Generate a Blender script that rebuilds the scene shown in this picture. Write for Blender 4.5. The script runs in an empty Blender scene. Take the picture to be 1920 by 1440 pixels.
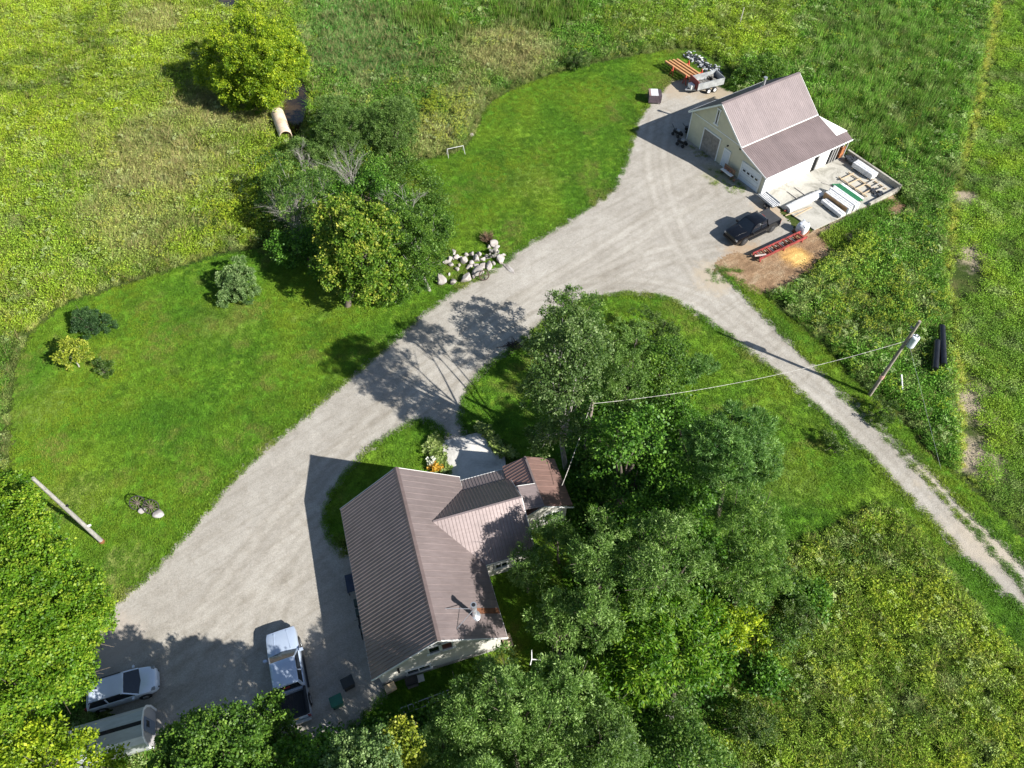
import bpy, bmesh, math, random
import numpy as np
from mathutils import Vector, Matrix
R = math.radians
SC = bpy.context.scene
# ---------------------------------------------------------------- camera, sky, sun, exposure
cam_d = bpy.data.cameras.new('camera'); cam = bpy.data.objects.new('camera', cam_d)
SC.collection.objects.link(cam); SC.camera = cam
cam_d.sensor_width = 36; cam_d.lens = 24.975; cam_d.clip_end = 3000; cam_d.clip_start = 0.5
cam.location = (0, 0, 48); cam.rotation_euler = (R(36.9), 0, 0)
W = bpy.data.worlds.new('World'); SC.world = W; W.use_nodes = True
wn = W.node_tree.nodes; sky = wn.new('ShaderNodeTexSky'); sky.sky_type = 'NISHITA'; sky.sun_disc = False
SUN = Vector((1.27, -.76, 1.0)).normalized()
sky.sun_elevation = math.asin(SUN.z); sky.sun_rotation = math.atan2(SUN.x, SUN.y)
sky.air_density = 1.0; sky.dust_density = .6
W.node_tree.links.new(sky.outputs[0], wn['Background'].inputs[0]); wn['Background'].inputs[1].default_value = 0.064
sl = bpy.data.lights.new('sun', 'SUN'); sl.energy = 5.0; sl.angle = R(.5); sl.color = (1, .965, .90)
so = bpy.data.objects.new('sun', sl); SC.collection.objects.link(so)
so.rotation_euler = (-SUN).to_track_quat('-Z', 'Y').to_euler(); so.location = SUN*200
SC.view_settings.view_transform = 'Standard'; SC.view_settings.look = 'None'
SC.view_settings.exposure = 1.12; SC.view_settings.gamma = 1
SC.cycles.max_bounces = 6; SC.cycles.diffuse_bounces = 3; SC.cycles.glossy_bounces = 2
SC.cycles.transmission_bounces = 3; SC.cycles.transparent_max_bounces = 4
SC.cycles.use_adaptive_sampling = True
# ---------------------------------------------------------------- measured ground points (photo pixel -> point at height h)
F = 1332.; HC = 48.; SN = math.sin(R(36.9)); CS = math.cos(R(36.9))
def G(px, py, h=0.):
    u = px-960; v = py-720; t = (HC-h)/(F*CS+v*SN)
    return Vector((u*t, (F*SN-v*CS)*t, h))
def proj(x, y, z):
    z = HC-z; dep = y*SN+z*CS; up = y*CS-z*SN
    return 960+F*x/dep, 720-F*up/dep
# ---------------------------------------------------------------- objects and tags
def link(o): SC.collection.objects.link(o); return o
def tag(o, label=None, cat=None, group=None, kind=None):
    if label: o['label'] = label
    if cat: o['category'] = cat
    if group: o['group'] = group
    if kind: o['kind'] = kind
    return o
def thing(name, loc, label, cat, rz=0., group=None):
    o = link(bpy.data.objects.new(name, None)); o.location = loc; o.rotation_euler = (0, 0, rz)
    o.empty_display_size = .3
    return tag(o, label, cat, group)
def npmesh(name, V, Fc, mat, parent=None, attrs=None, smooth=False, mats=None, midx=None):
    """V (n,3), Fc (m,k) arrays"""
    V = np.asarray(V, dtype=np.float32); Fc = np.asarray(Fc, dtype=np.int32)
    me = bpy.data.meshes.new(name); n = len(V); m, k = Fc.shape
    me.vertices.add(n); me.vertices.foreach_set('co', V.ravel())
    me.loops.add(m*k); me.loops.foreach_set('vertex_index', Fc.ravel())
    me.polygons.add(m); me.polygons.foreach_set('loop_start', np.arange(0, m*k, k, dtype=np.int32))
    if smooth: me.polygons.foreach_set('use_smooth', np.ones(m, dtype=bool))
    for mm in (mats or [mat]): me.materials.append(mm)
    if midx is not None: me.polygons.foreach_set('material_index', np.asarray(midx, dtype=np.int32))
    if attrs:
        for an, arr in attrs.items():
            a = me.attributes.new(an, 'FLOAT', 'POINT'); a.data.foreach_set('value', np.asarray(arr, dtype=np.float32))
    me.update(calc_edges=True)
    o = link(bpy.data.objects.new(name, me))
    if parent: o.parent = parent
    return o
class MB:
    """collects shapes and links them as one mesh object"""
    def __init__(s): s.v = []; s.f = []; s.m = []; s.mi = 0
    def add(s, vs, fs):
        b = len(s.v); s.v += [tuple(p) for p in vs]; s.f += [tuple(b+i for i in f) for f in fs]; s.m += [s.mi]*len(fs); return s
    def box(s, c, d, rz=0., M=None):
        x, y, z = d[0]/2, d[1]/2, d[2]/2
        P = [Vector((a*x, b*y, e*z)) for e in (-1, 1) for b in (-1, 1) for a in (-1, 1)]
        Q = Matrix.Rotation(rz, 3, 'Z') if M is None else M
        P = [Q @ p+Vector(c) for p in P]
        return s.add(P, [(0, 2, 3, 1), (4, 5, 7, 6), (0, 1, 5, 4), (2, 6, 7, 3), (0, 4, 6, 2), (1, 3, 7, 5)])
    def bar(s, a, b, w, h=None, up=(0, 0, 1)):
        a = Vector(a); b = Vector(b); h = h or w; d = (b-a); L = d.length
        if L < 1e-6: return s
        x = d/L; y = Vector(up).cross(x)
        if y.length < 1e-3: y = Vector((0, 1, 0)).cross(x)
        y.normalize(); z = x.cross(y)
        return s.box((a+b)/2, (L, w, h), M=Matrix((x, y, z)).transposed())
    def tube(s, pts, rad, n=8, cap=True):
        pts = [Vector(p) for p in pts]; b = []; N = len(pts); vs = []; fs = []
        if not hasattr(rad, '__len__'): rad = [rad]*N
        for i, p in enumerate(pts):
            d = (pts[min(i+1, N-1)]-pts[max(i-1, 0)]).normalized()
            y = d.cross(Vector((.03, .9, .1)) if abs(d.y) < .9 else Vector((1, 0, 0))).normalized(); z = d.cross(y)
            for k in range(n):
                t = 2*math.pi*k/n; vs.append(p+(y*math.cos(t)+z*math.sin(t))*rad[i])
        for i in range(N-1):
            for k in range(n):
                k2 = (k+1) % n; fs.append((i*n+k, i*n+k2, (i+1)*n+k2, (i+1)*n+k))
        if cap: fs.append(tuple(range(n))[::-1]); fs.append(tuple((N-1)*n+k for k in range(n)))
        return s.add(vs, fs)
    def ring(s, c, r, w, ax=(0, 0, 1), n=28, m=6):
        c = Vector(c); ax = Vector(ax).normalized(); u = ax.orthogonal().normalized(); v = ax.cross(u); vs = []; fs = []
        for i in range(n):
            t = 2*math.pi*i/n; d = u*math.cos(t)+v*math.sin(t)
            for k in range(m):
                q = 2*math.pi*k/m; vs.append(c+d*(r+w*math.cos(q))+ax*w*math.sin(q))
        for i in range(n):
            for k in range(m):
                fs.append((i*m+k, ((i+1) % n)*m+k, ((i+1) % n)*m+(k+1) % m, i*m+(k+1) % m))
        return s.add(vs, fs)
    def prism(s, poly, z0, z1):
        n = len(poly); vs = [(p[0], p[1], z0) for p in poly]+[(p[0], p[1], z1) for p in poly]
        a = sum(poly[i][0]*poly[(i+1) % n][1]-poly[(i+1) % n][0]*poly[i][1] for i in range(n))
        fs = [tuple(range(n))[::-1], tuple(range(n, 2*n))]+[(i, (i+1) % n, n+(i+1) % n, n+i) for i in range(n)]
        if a < 0: fs = [f[::-1] for f in fs]
        return s.add(vs, fs)
    def slab(s, poly3, t):
        """planar 3d polygon given thickness t downward along its normal"""
        P = [Vector(p) for p in poly3]; nrm = Vector((0, 0, 0))
        for i in range(len(P)): nrm += P[i].cross(P[(i+1) % len(P)])
        nrm.normalize()
        if nrm.z < 0: P = P[::-1]; nrm = -nrm
        n = len(P); Q = [p-nrm*t for p in P]
        return s.add(P+Q, [tuple(range(n)), tuple(range(n, 2*n))[::-1]]+[(i, n+i, n+(i+1) % n, (i+1) % n) for i in range(n)])
    def build(s, name, mat, parent=None, bevel=0, smooth=None, loc=None, rz=0.):
        mats = mat if isinstance(mat, (list, tuple)) else [mat]
        me = bpy.data.meshes.new(name); me.from_pydata(s.v, [], s.f)
        for m in mats: me.materials.append(m)
        for p, i in zip(me.polygons, s.m): p.material_index = i
        me.validate()
        if bevel:
            bm = bmesh.new(); bm.from_mesh(me); bmesh.ops.remove_doubles(bm, verts=bm.verts, dist=1e-5)
            es = [e for e in bm.edges if len(e.link_faces) == 2 and e.calc_face_angle(0) > .5]
            bmesh.ops.bevel(bm, geom=es, offset=bevel, segments=2, affect='EDGES', clamp_overlap=True)
            bm.to_mesh(me); bm.free()
        if smooth is not None:
            me.polygons.foreach_set('use_smooth', np.ones(len(me.polygons), dtype=bool)); me.set_sharp_from_angle(angle=R(smooth))
        me.update(); o = link(bpy.data.objects.new(name, me))
        if parent: o.parent = parent
        if loc is not None: o.location = loc
        if rz: o.rotation_euler = (0, 0, rz)
        return o
def copy_tree(o, parent=None):
    c = o.copy(); link(c); c.parent = parent
    for ch in list(o.children): copy_tree(ch, c)
    return c
# ---------------------------------------------------------------- materials
class NT:
    def __init__(s, name):
        s.m = bpy.data.materials.new(name); s.m.use_nodes = True; s.t = s.m.node_tree; s.n = s.t.nodes
        s.bsdf = s.n['Principled BSDF']; s.out = s.n['Material Output']
    def new(s, ty, **k):
        q = s.n.new(ty)
        for a, b in k.items(): setattr(q, a, b)
        return q
    def put(s, sock, v):
        if isinstance(v, bpy.types.NodeSocket): s.t.links.new(v, sock)
        else: sock.default_value = v
    def pos(s, sc=(1, 1, 1), obj=False):
        src = s.new('ShaderNodeTexCoord').outputs['Object'] if obj else s.new('ShaderNodeNewGeometry').outputs['Position']
        if sc == (1, 1, 1): return src
        m = s.new('ShaderNodeMapping'); s.put(m.inputs[0], src); m.inputs['Scale'].default_value = sc; return m.outputs[0]
    def noise(s, vec, scale, detail=4, rough=.6, dist=0):
        q = s.new('ShaderNodeTexNoise'); s.put(q.inputs['Vector'], vec); q.inputs['Scale'].default_value = scale
        q.inputs['Detail'].default_value = detail; q.inputs['Roughness'].default_value = rough; q.inputs['Distortion'].default_value = dist
        return q.outputs['Fac']
    def ramp(s, fac, stops):
        q = s.new('ShaderNodeValToRGB'); s.put(q.inputs[0], fac); e = q.color_ramp.elements
        while len(e) < len(stops): e.new(.5)
        for i, (p, c) in enumerate(stops): e[i].position = p; e[i].color = (*c, 1) if len(c) == 3 else c
        return q.outputs[0]
    def mix(s, fac, a, b, mode='MIX'):
        q = s.new('ShaderNodeMix', data_type='RGBA', blend_type=mode); s.put(q.inputs[0], fac)
        for k, v in ((6, a), (7, b)):
            s.put(q.inputs[k], v if isinstance(v, bpy.types.NodeSocket) else (*v, 1))
        return q.outputs[2]
    def math(s, op, a, b=0.):
        q = s.new('ShaderNodeMath', operation=op); s.put(q.inputs[0], a); s.put(q.inputs[1], b); return q.outputs[0]
    def bump(s, h, strength=.3, dist=.05):
        q = s.new('ShaderNodeBump'); s.put(q.inputs['Height'], h); q.inputs['Strength'].default_value = strength
        q.inputs['Distance'].default_value = dist; s.put(s.bsdf.inputs['Normal'], q.outputs[0])
    def fin(s, col, rough=.8, metal=0., spec=.5):
        if not isinstance(col, bpy.types.NodeSocket): col = (*col, 1)
        s.put(s.bsdf.inputs['Base Color'], col); s.put(s.bsdf.inputs['Roughness'], rough)
        s.bsdf.inputs['Metallic'].default_value = metal; s.bsdf.inputs['Specular IOR Level'].default_value = spec
        return s.m
_mc = {}
def P(name, col, rough=.6, metal=0., spec=.5, var=.12, scale=3., bump=0.):
    """plain painted / plastic / timber surface with slight procedural variation"""
    if name in _mc: return _mc[name]
    t = NT(name); p = t.pos(); n = t.noise(p, scale, 5, .65)
    d = tuple(c*(1-var*1.6) for c in col); l = tuple(min(1, c*(1+var)) for c in col)
    c = t.ramp(n, [(.3, d), (.7, l)])
    if bump: t.bump(t.noise(p, scale*8, 3), bump, .02)
    _mc[name] = t.fin(c, rough, metal, spec); return _mc[name]
def sstep(t, x, a, b):
    q = t.new('ShaderNodeMapRange', interpolation_type='SMOOTHSTEP'); t.put(q.inputs[0], x)
    q.inputs[1].default_value = a; q.inputs[2].default_value = b; return q.outputs[0]
def blob(t, pos, c, r, wob=1.5):
    """soft patch of a different soil colour round a place on the ground"""
    s = t.new('ShaderNodeVectorMath', operation='SUBTRACT'); t.put(s.inputs[0], pos); s.inputs[1].default_value = (c[0], c[1], 0)
    l = t.new('ShaderNodeVectorMath', operation='MULTIPLY'); t.put(l.inputs[0], s.outputs[0]); l.inputs[1].default_value = (1, 1, 0)
    k = t.new('ShaderNodeVectorMath', operation='LENGTH'); t.put(k.inputs[0], l.outputs[0])
    d = t.math('ADD', k.outputs['Value'], t.math('MULTIPLY', t.math('SUBTRACT', t.noise(pos, .9, 5, .7), .5), wob*2))
    return sstep(t, d, r, r*.35)
# ---- setting materials
def m_ground():
    t = NT('meadow_soil'); p = t.pos()
    c = t.ramp(t.noise(p, .35, 6, .65), [(.3, (.020, .036, .008)), (.5, (.045, .07, .014)), (.7, (.10, .10, .035))])
    for (px, py, r) in ((1825, 480, 2.5), (1828, 760, 3.0), (1835, 860, 2.6), (1810, 370, 2.)):
        g = G(px, py); c = t.mix(blob(t, p, g, r, 2.2), c, (.30, .25, .18))
    t.bump(t.noise(p, 3, 6, .7), .8, .2); return t.fin(c, .95, 0, .1)
def m_lawn():
    t = NT('lawn_grass'); p = t.pos()
    big = t.noise(p, .13, 4, .6); mid = t.noise(p, .8, 5, .7); fine = t.noise(p, 6.5, 4, .75); vf = t.noise(p, 22, 2, .6)
    c = t.ramp(big, [(.36, (.060, .160, .012)), (.5, (.100, .222, .016)), (.64, (.160, .275, .024))])
    c = t.mix(sstep(t, mid, .52, .72), c, (.150, .215, .022))
    c = t.mix(t.math('MULTIPLY', sstep(t, t.noise(p, .33, 4, .6), .58, .74), .55), c, (.17, .18, .05))
    for (px, py, r, k) in ((140, 940, 3, .5), (235, 1060, 2.6, .6), (180, 1130, 2.4, .6), (70, 760, 3.5, .35), (420, 600, 4, .25), (1000, 340, 4, .3), (640, 740, 2.5, .3), (1470, 900, 3.5, .3), (620, 560, 3, .25), (1050, 440, 2.2, .4)):
        c = t.mix(t.math('MULTIPLY', blob(t, p, G(px, py), r, 3.5), k), c, (.24, .26, .08))
    c = t.mix(1., c, t.ramp(fine, [(.3, (.45, .50, .45)), (.5, (.95, .95, .9)), (.7, (1.5, 1.4, 1.3))]), 'MULTIPLY')
    c = t.mix(t.math('MULTIPLY', sstep(t, t.noise(p, 4.2, 1, .5), .74, .80), .55), c, (.26, .32, .04))
    c = t.mix(t.math('MULTIPLY', sstep(t, t.noise(p, 9, 1, .5), .80, .84), .7), c, (.42, .45, .14))
    # mowing lanes
    w = t.new('ShaderNodeTexWave'); t.put(w.inputs[0], t.pos((1, .35, 1))); w.inputs['Scale'].default_value = .28; w.inputs['Distortion'].default_value = 2.5
    w.inputs['Detail'].default_value = 1
    c = t.mix(.34, c, t.mix(1., c, t.ramp(w.outputs['Fac'], [(0, (.75, .8, .75)), (1, (1.25, 1.2, 1.2))]), 'MULTIPLY'))
    t.bump(t.math('ADD', fine, t.math('MULTIPLY', vf, .6)), .9, .10); return t.fin(c, .9, 0, .12)
def m_gravel():
    t = NT('pale_gravel'); p = t.pos()
    c = t.ramp(t.noise(p, .16, 5, .6), [(.32, (.278, .256, .224)), (.5, (.316, .294, .261)), (.68, (.358, .336, .301))])
    c = t.mix(1., c, t.ramp(t.noise(p, 1.3, 6, .72, .6), [(.3, (.86, .845, .82)), (.52, (1, 1, 1)), (.72, (1.08, 1.075, 1.06))]), 'MULTIPLY')
    c = t.mix(1., c, t.ramp(t.noise(p, 14, 3, .7), [(.3, (.78, .78, .77)), (.7, (1.2, 1.2, 1.2))]), 'MULTIPLY')
    # tyre tracks following the drive
    m = t.new('ShaderNodeMapping', vector_type='TEXTURE'); t.put(m.inputs[0], p); m.inputs['Rotation'].default_value = (0, 0, R(38)); m.inputs['Scale'].default_value = (7, .7, 1)
    c = t.mix(1., c, t.ramp(t.noise(m.outputs[0], 1.0, 5, .65, .8), [(.36, (.90, .89, .87)), (.5, (1, 1, 1)), (.64, (1.06, 1.06, 1.06))]), 'MULTIPLY')
    c = t.mix(t.math('MULTIPLY', sstep(t, t.noise(p, 3.3, 4, .7), .66, .78), .5), c, (.17, .155, .12))
    at = t.new('ShaderNodeAttribute'); at.attribute_name = 'track'; wob = t.math('ADD', at.outputs['Fac'], t.math('MULTIPLY', t.math('SUBTRACT', t.noise(p, 1.1, 4, .6), .5), .55))
    c = t.mix(1., c, t.ramp(wob, [(0, (1.09, 1.09, 1.09)), (.22, (1.04, 1.04, 1.035)), (.48, (.925, .915, .90)), (.9, (1, 1, 1))]), 'MULTIPLY')
    for (px, py, r, col) in ((1400, 480, 3.2, (.33, .235, .15)), (1440, 500, 3, (.30, .19, .10)), (1270, 155, 5, (.34, .27, .19)), (1350, 180, 3, (.30, .24, .16)),
                             (1345, 520, 3, (.37, .31, .23)), (1350, 325, 2.6, (.25, .24, .15)), (1440, 400, 2.2, (.38, .29, .20)), (200, 1210, 3.0, (.38, .33, .28)),
                             (1760, 880, 3, (.40, .345, .27)), (1860, 1000, 4, (.40, .345, .27))):
        c = t.mix(t.math('MULTIPLY', blob(t, p, G(px, py), r, 2.6), .75), c, col)
    t.bump(t.math('ADD', t.noise(p, 18, 4, .75), t.noise(p, 1.5, 5, .6)), .55, .06); return t.fin(c, .95, 0, .15)
def m_dirt():
    t = NT('sandy_soil'); p = t.pos()
    c = t.ramp(t.noise(p, .5, 6, .7, .5), [(.3, (.155, .10, .06)), (.48, (.24, .155, .09)), (.7, (.34, .26, .17))])
    c = t.mix(blob(t, p, G(1588, 400), 5.5, 3), c, (.27, .23, .17))
    c = t.mix(blob(t, p, G(1492, 482), 2.1, 1.0), c, (.46, .27, .09)); c = t.mix(blob(t, p, G(1497, 484), 1.1, .7), c, (.62, .43, .15))
    c = t.mix(1., c, t.ramp(t.noise(p, 7, 4, .7), [(.3, (.7, .68, .66)), (.7, (1.25, 1.25, 1.25))]), 'MULTIPLY')
    m = t.new('ShaderNodeMapping', vector_type='TEXTURE'); t.put(m.inputs[0], p); m.inputs['Rotation'].default_value = (0, 0, R(30)); m.inputs['Scale'].default_value = (4, .5, 1)
    c = t.mix(.5, c, t.mix(1., c, t.ramp(t.noise(m.outputs[0], 1.3, 4, .6), [(.4, (.7, .68, .66)), (.6, (1.2, 1.2, 1.2))]), 'MULTIPLY'))
    t.bump(t.noise(p, 5, 6, .75), .8, .12); return t.fin(c, .95, 0, .15)
def m_concrete(name='concrete', base=(.42, .40, .36), dirty=(.24, .23, .19)):
    t = NT(name); p = t.pos()
    c = t.ramp(t.noise(p, .45, 6, .7, .8), [(.36, dirty), (.5, base), (.7, tuple(x*1.18 for x in base))])
    c = t.mix(1., c, t.ramp(t.noise(p, 6, 5, .7), [(.3, (.88, .87, .85)), (.7, (1.08, 1.08, 1.08))]), 'MULTIPLY')
    t.bump(t.noise(p, 20, 3), .15, .01); return t.fin(c, .85, 0, .25)
def m_roof(name, col, rough=.5, streak=.10, metal=.45):
    t = NT(name); p = t.pos(obj=True)
    c = t.ramp(t.noise(p, .6, 5, .6), [(.3, tuple(x*(1-streak) for x in col)), (.7, tuple(x*(1+streak) for x in col))])
    c = t.mix(1., c, t.ramp(t.noise(t.pos((1, 6, 1), True), 1.2, 4, .7), [(.35, (.90, .89, .88)), (.6, (1.06, 1.06, 1.06))]), 'MULTIPLY')
    sp = t.new('ShaderNodeSeparateXYZ'); t.put(sp.inputs[0], p); pn = t.new('ShaderNodeTexWhiteNoise', noise_dimensions='1D'); t.put(pn.inputs['W'], t.math('FLOOR', t.math('MULTIPLY', sp.outputs['Y'], 1.06)))
    c = t.mix(1., c, t.ramp(pn.outputs['Value'], [(0, (.93, .93, .935)), (1, (1.06, 1.06, 1.06))]), 'MULTIPLY')
    c = t.mix(t.math('MULTIPLY', sstep(t, t.noise(p, 2.2, 6, .75), .60, .72), .28), c, (.12, .10, .085))
    t.bump(t.noise(p, 2.5, 4), .12, .03)
    return t.fin(c, rough, metal, .8 if metal > .2 else .4)
def m_siding(name, col, pitch=6.):
    t = NT(name); p = t.pos(obj=True)
    w = t.new('ShaderNodeTexWave', bands_direction='Z'); w.wave_profile = 'SAW'; t.put(w.inputs[0], p); w.inputs['Scale'].default_value = pitch/6.28*3.14
    c = t.ramp(t.noise(p, 1.2, 5, .65), [(.3, tuple(x*.88 for x in col)), (.7, tuple(x*1.04 for x in col))])
    t.bump(w.outputs['Fac'], .25, .02); return t.fin(c, .6, 0, .3)
def m_leaf(name, cols, trans=.36, rough=.5, spec=.3):
    """foliage: colours differ from leaf to leaf (attribute 'tint'), plus patches by place"""
    t = NT(name); a = t.new('ShaderNodeAttribute'); a.attribute_name = 'tint'
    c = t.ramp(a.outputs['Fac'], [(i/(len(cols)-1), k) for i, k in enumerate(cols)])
    c = t.mix(1., c, t.ramp(t.noise(t.pos(), .55, 3, .6), [(.3, (.78, .82, .8)), (.7, (1.18, 1.14, 1.1))]), 'MULTIPLY')
    t.fin(c, rough, 0, spec)
    tr = t.new('ShaderNodeBsdfTranslucent'); t.put(tr.inputs[0], t.mix(1., c, (1.25, 1.3, .6), 'MULTIPLY'))
    mx = t.new('ShaderNodeMixShader'); mx.inputs[0].default_value = trans
    t.t.links.new(t.bsdf.outputs[0], mx.inputs[1]); t.t.links.new(tr.outputs[0], mx.inputs[2]); t.t.links.new(mx.outputs[0], t.out.inputs[0])
    return t.m
def m_weed(name, mult=(1, 1, 1), fixed=None, k=.25):
    """weeds: the tint of each plant comes from its point, small differences from place to place"""
    t = NT(name); a = t.new('ShaderNodeAttribute', attribute_type='INSTANCER'); a.attribute_name = 'tint'
    c = t.mix(1., a.outputs['Color'], mult, 'MULTIPLY')
    if fixed: c = t.mix(1.-k, c, fixed)
    c = t.mix(1., c, t.ramp(t.noise(t.pos(), 5, 2, .6), [(.3, (.7, .75, .7)), (.7, (1.3, 1.25, 1.2))]), 'MULTIPLY')
    t.fin(c, .6, 0, .2)
    tr = t.new('ShaderNodeBsdfTranslucent'); t.put(tr.inputs[0], c)
    mx = t.new('ShaderNodeMixShader'); mx.inputs[0].default_value = .3
    t.t.links.new(t.bsdf.outputs[0], mx.inputs[1]); t.t.links.new(tr.outputs[0], mx.inputs[2]); t.t.links.new(mx.outputs[0], t.out.inputs[0])
    return t.m
def m_bark(name, a, b):
    t = NT(name); c = t.ramp(t.noise(t.pos((6, 6, 1.2), True), 1.5, 5, .7), [(.35, a), (.65, b)])
    t.bump(t.noise(t.pos((8, 8, 1.5), True), 2, 4), .5, .03); return t.fin(c, .9, 0, .2)
def m_wood(name, a, b):
    t = NT(name); c = t.ramp(t.noise(t.pos((1, 14, 14), True), 1.2, 5, .7), [(.3, a), (.7, b)])
    return t.fin(c, .8, 0, .25)
GLASS = P('dark_glass', (.012, .016, .022), .08, 0, .8, .05)
BLACK = P('black_plastic', (.012, .012, .013), .5); RUBBER = P('tyre_rubber', (.02, .02, .021), .85)
WHITE = P('white_paint', (.78, .78, .76), .45, var=.05); STEEL = P('galvanised_steel', (.48, .50, .52), .38, .7, var=.1)
RED = P('red_paint', (.26, .045, .04), .6, var=.5, scale=1.5); RUST = P('rusty_metal', (.20, .075, .03), .8, var=.4)
# ---------------------------------------------------------------- ground sheets from measured outlines
def vnoise(x, y, sc, seed=0):
    x = np.asarray(x)/sc; y = np.asarray(y)/sc; xi = np.floor(x).astype(np.int64); yi = np.floor(y).astype(np.int64)
    fx = x-xi; fy = y-yi; fx = fx*fx*(3-2*fx); fy = fy*fy*(3-2*fy)
    def h(a, b):
        n = (a*374761393+b*668265263+seed*982451653) & 0xffffffff; n = ((n ^ (n >> 13))*1274126177) & 0xffffffff
        return ((n ^ (n >> 16)) & 0xffff)/65535.
    return (h(xi, yi)*(1-fx)+h(xi+1, yi)*fx)*(1-fy)+(h(xi, yi+1)*(1-fx)+h(xi+1, yi+1)*fx)*fy
def fbm(x, y, sc, seed=0, o=4):
    s = 0; a = 1; t = 0
    for i in range(o): s = s+a*vnoise(x, y, sc/2**i, seed+i*17); t += a; a *= .6
    return s/t
def W2(pl): return np.array([G(*p)[:2] for p in pl])
def sdist(X, Y, poly):
    """signed distance, negative inside"""
    n = len(poly); best = np.full(X.shape, 1e9); ins = np.zeros(X.shape, dtype=bool)
    for i in range(n):
        ax, ay = poly[i]; bx, by = poly[(i+1) % n]; dx, dy = bx-ax, by-ay; L = dx*dx+dy*dy+1e-12
        t = np.clip(((X-ax)*dx+(Y-ay)*dy)/L, 0, 1); d = (X-ax-t*dx)**2+(Y-ay-t*dy)**2; best = np.minimum(best, d)
        if ay != by:
            c = ((ay > Y) != (by > Y)) & (X < (bx-ax)*(Y-ay)/(by-ay)+ax); ins ^= c
    d = np.sqrt(best); return np.where(ins, -d, d)
def smooth_poly(p, it=2):
    p = np.asarray(p)
    for _ in range(it):
        q = np.roll(p, -1, 0); p = np.stack([.75*p+.25*q, .25*p+.75*q], 1).reshape(-1, 2)
    return p
def sheet(name, polys, cell, z, mat, amp=.25, nsc=.5, holes=(), grow=0., lines=None):
    A = np.concatenate(polys); x0, y0 = A.min(0)-1; x1, y1 = A.max(0)+1
    nx = int((x1-x0)/cell)+1; ny = int((y1-y0)/cell)+1
    cx = x0+(np.arange(nx)+.5)*cell; cy = y0+(np.arange(ny)+.5)*cell; X, Y = np.meshgrid(cx, cy, indexing='ij')
    d = np.full(X.shape, 1e9)
    for p in polys: d = np.minimum(d, sdist(X, Y, p))
    for h in holes: d = np.maximum(d, -sdist(X, Y, h))
    d = d+(fbm(X, Y, nsc, 3, 3)-.5)*2*amp+(np.random.RandomState(1).rand(*X.shape)-.5)*amp*.5
    I, J = np.nonzero(d < grow); w = ny+1
    q = np.stack([I*w+J, (I+1)*w+J, (I+1)*w+J+1, I*w+J+1], 1); u, inv = np.unique(q, return_inverse=True); q = inv.reshape(q.shape)
    rs = np.random.RandomState(2); vx = x0+(u//w)*cell+(rs.rand(len(u))-.5)*cell*.7; vy = y0+(u % w)*cell+(rs.rand(len(u))-.5)*cell*.7
    at = None
    if lines:
        tr = np.full(len(vx), 1e9)
        for ln in lines:
            w2 = W2(ln); ds = np.full(len(vx), 1e9)
            for _ in range(2): w2 = np.concatenate([[w2[0]], *[[.75*w2[i]+.25*w2[i+1], .25*w2[i]+.75*w2[i+1]] for i in range(len(w2)-1)], [w2[-1]]])
            for i in range(len(w2)-1):
                a, b = w2[i], w2[i+1]; e = b-a; tt = np.clip(((vx-a[0])*e[0]+(vy-a[1])*e[1])/(e@e), 0, 1); ds = np.minimum(ds, np.hypot(vx-a[0]-tt*e[0], vy-a[1]-tt*e[1]))
            tr = np.minimum(tr, np.abs(ds-.85))
        at = {'track': np.clip(tr, 0, 2)}
    o = npmesh(name, np.stack([vx, vy, np.full(len(u), z)], 1), q, mat, attrs=at, smooth=True)
    return tag(o, kind='structure')
LAWN_W = smooth_poly(W2([(22, 850), (28, 700), (60, 620), (130, 568), (200, 548), (300, 516), (400, 484), (440, 475), (520, 462), (600, 400), (700, 330), (800, 300), (870, 288),
    (900, 240), (905, 215), (930, 185), (1010, 150), (1080, 128), (1180, 108), (1280, 90), (1330, 105), (1370, 150), (1300, 200), (1240, 250), (1200, 360), (1100, 430), (1000, 500),
    (870, 590), (740, 700), (600, 820), (480, 930), (400, 1000), (330, 1080), (260, 1150), (150, 1190), (60, 1200), (20, 1000)]))
ISLAND = smooth_poly(W2([(872, 815), (862, 775), (872, 742), (900, 698), (950, 663), (1000, 622), (1060, 578), (1125, 556), (1190, 550), (1250, 560), (1300, 585), (1360, 630), (1430, 682),
    (1500, 742), (1570, 803), (1640, 872), (1672, 918), (1600, 965), (1500, 1005), (1400, 1060), (1300, 1120), (1100, 1260), (1010, 1300), (950, 1200), (900, 1000), (980, 860), (930, 805)]))
WEDGE = smooth_poly(W2([(612, 1005), (608, 960), (625, 920), (660, 878), (700, 835), (755, 800), (800, 783), (832, 800), (850, 830), (860, 900), (760, 960), (680, 1020)]))
VERGE_E = W2([(1362, 522), (1385, 522), (1425, 548), (1480, 597), (1540, 650), (1600, 715), (1680, 775), (1740, 850), (1800, 900), (1870, 965), (1960, 1050), (1960, 1130), (1850, 1030), (1700, 880), (1560, 740), (1430, 620)])
VERGE_W = W2([(1600, 880), (1672, 905), (1730, 960), (1820, 1060), (1960, 1195), (1960, 1260), (1870, 1180), (1790, 1075), (1700, 960), (1640, 935)])
YARD_S = W2([(650, 1270), (1020, 1180), (1040, 1330), (900, 1350), (700, 1390)])
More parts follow.
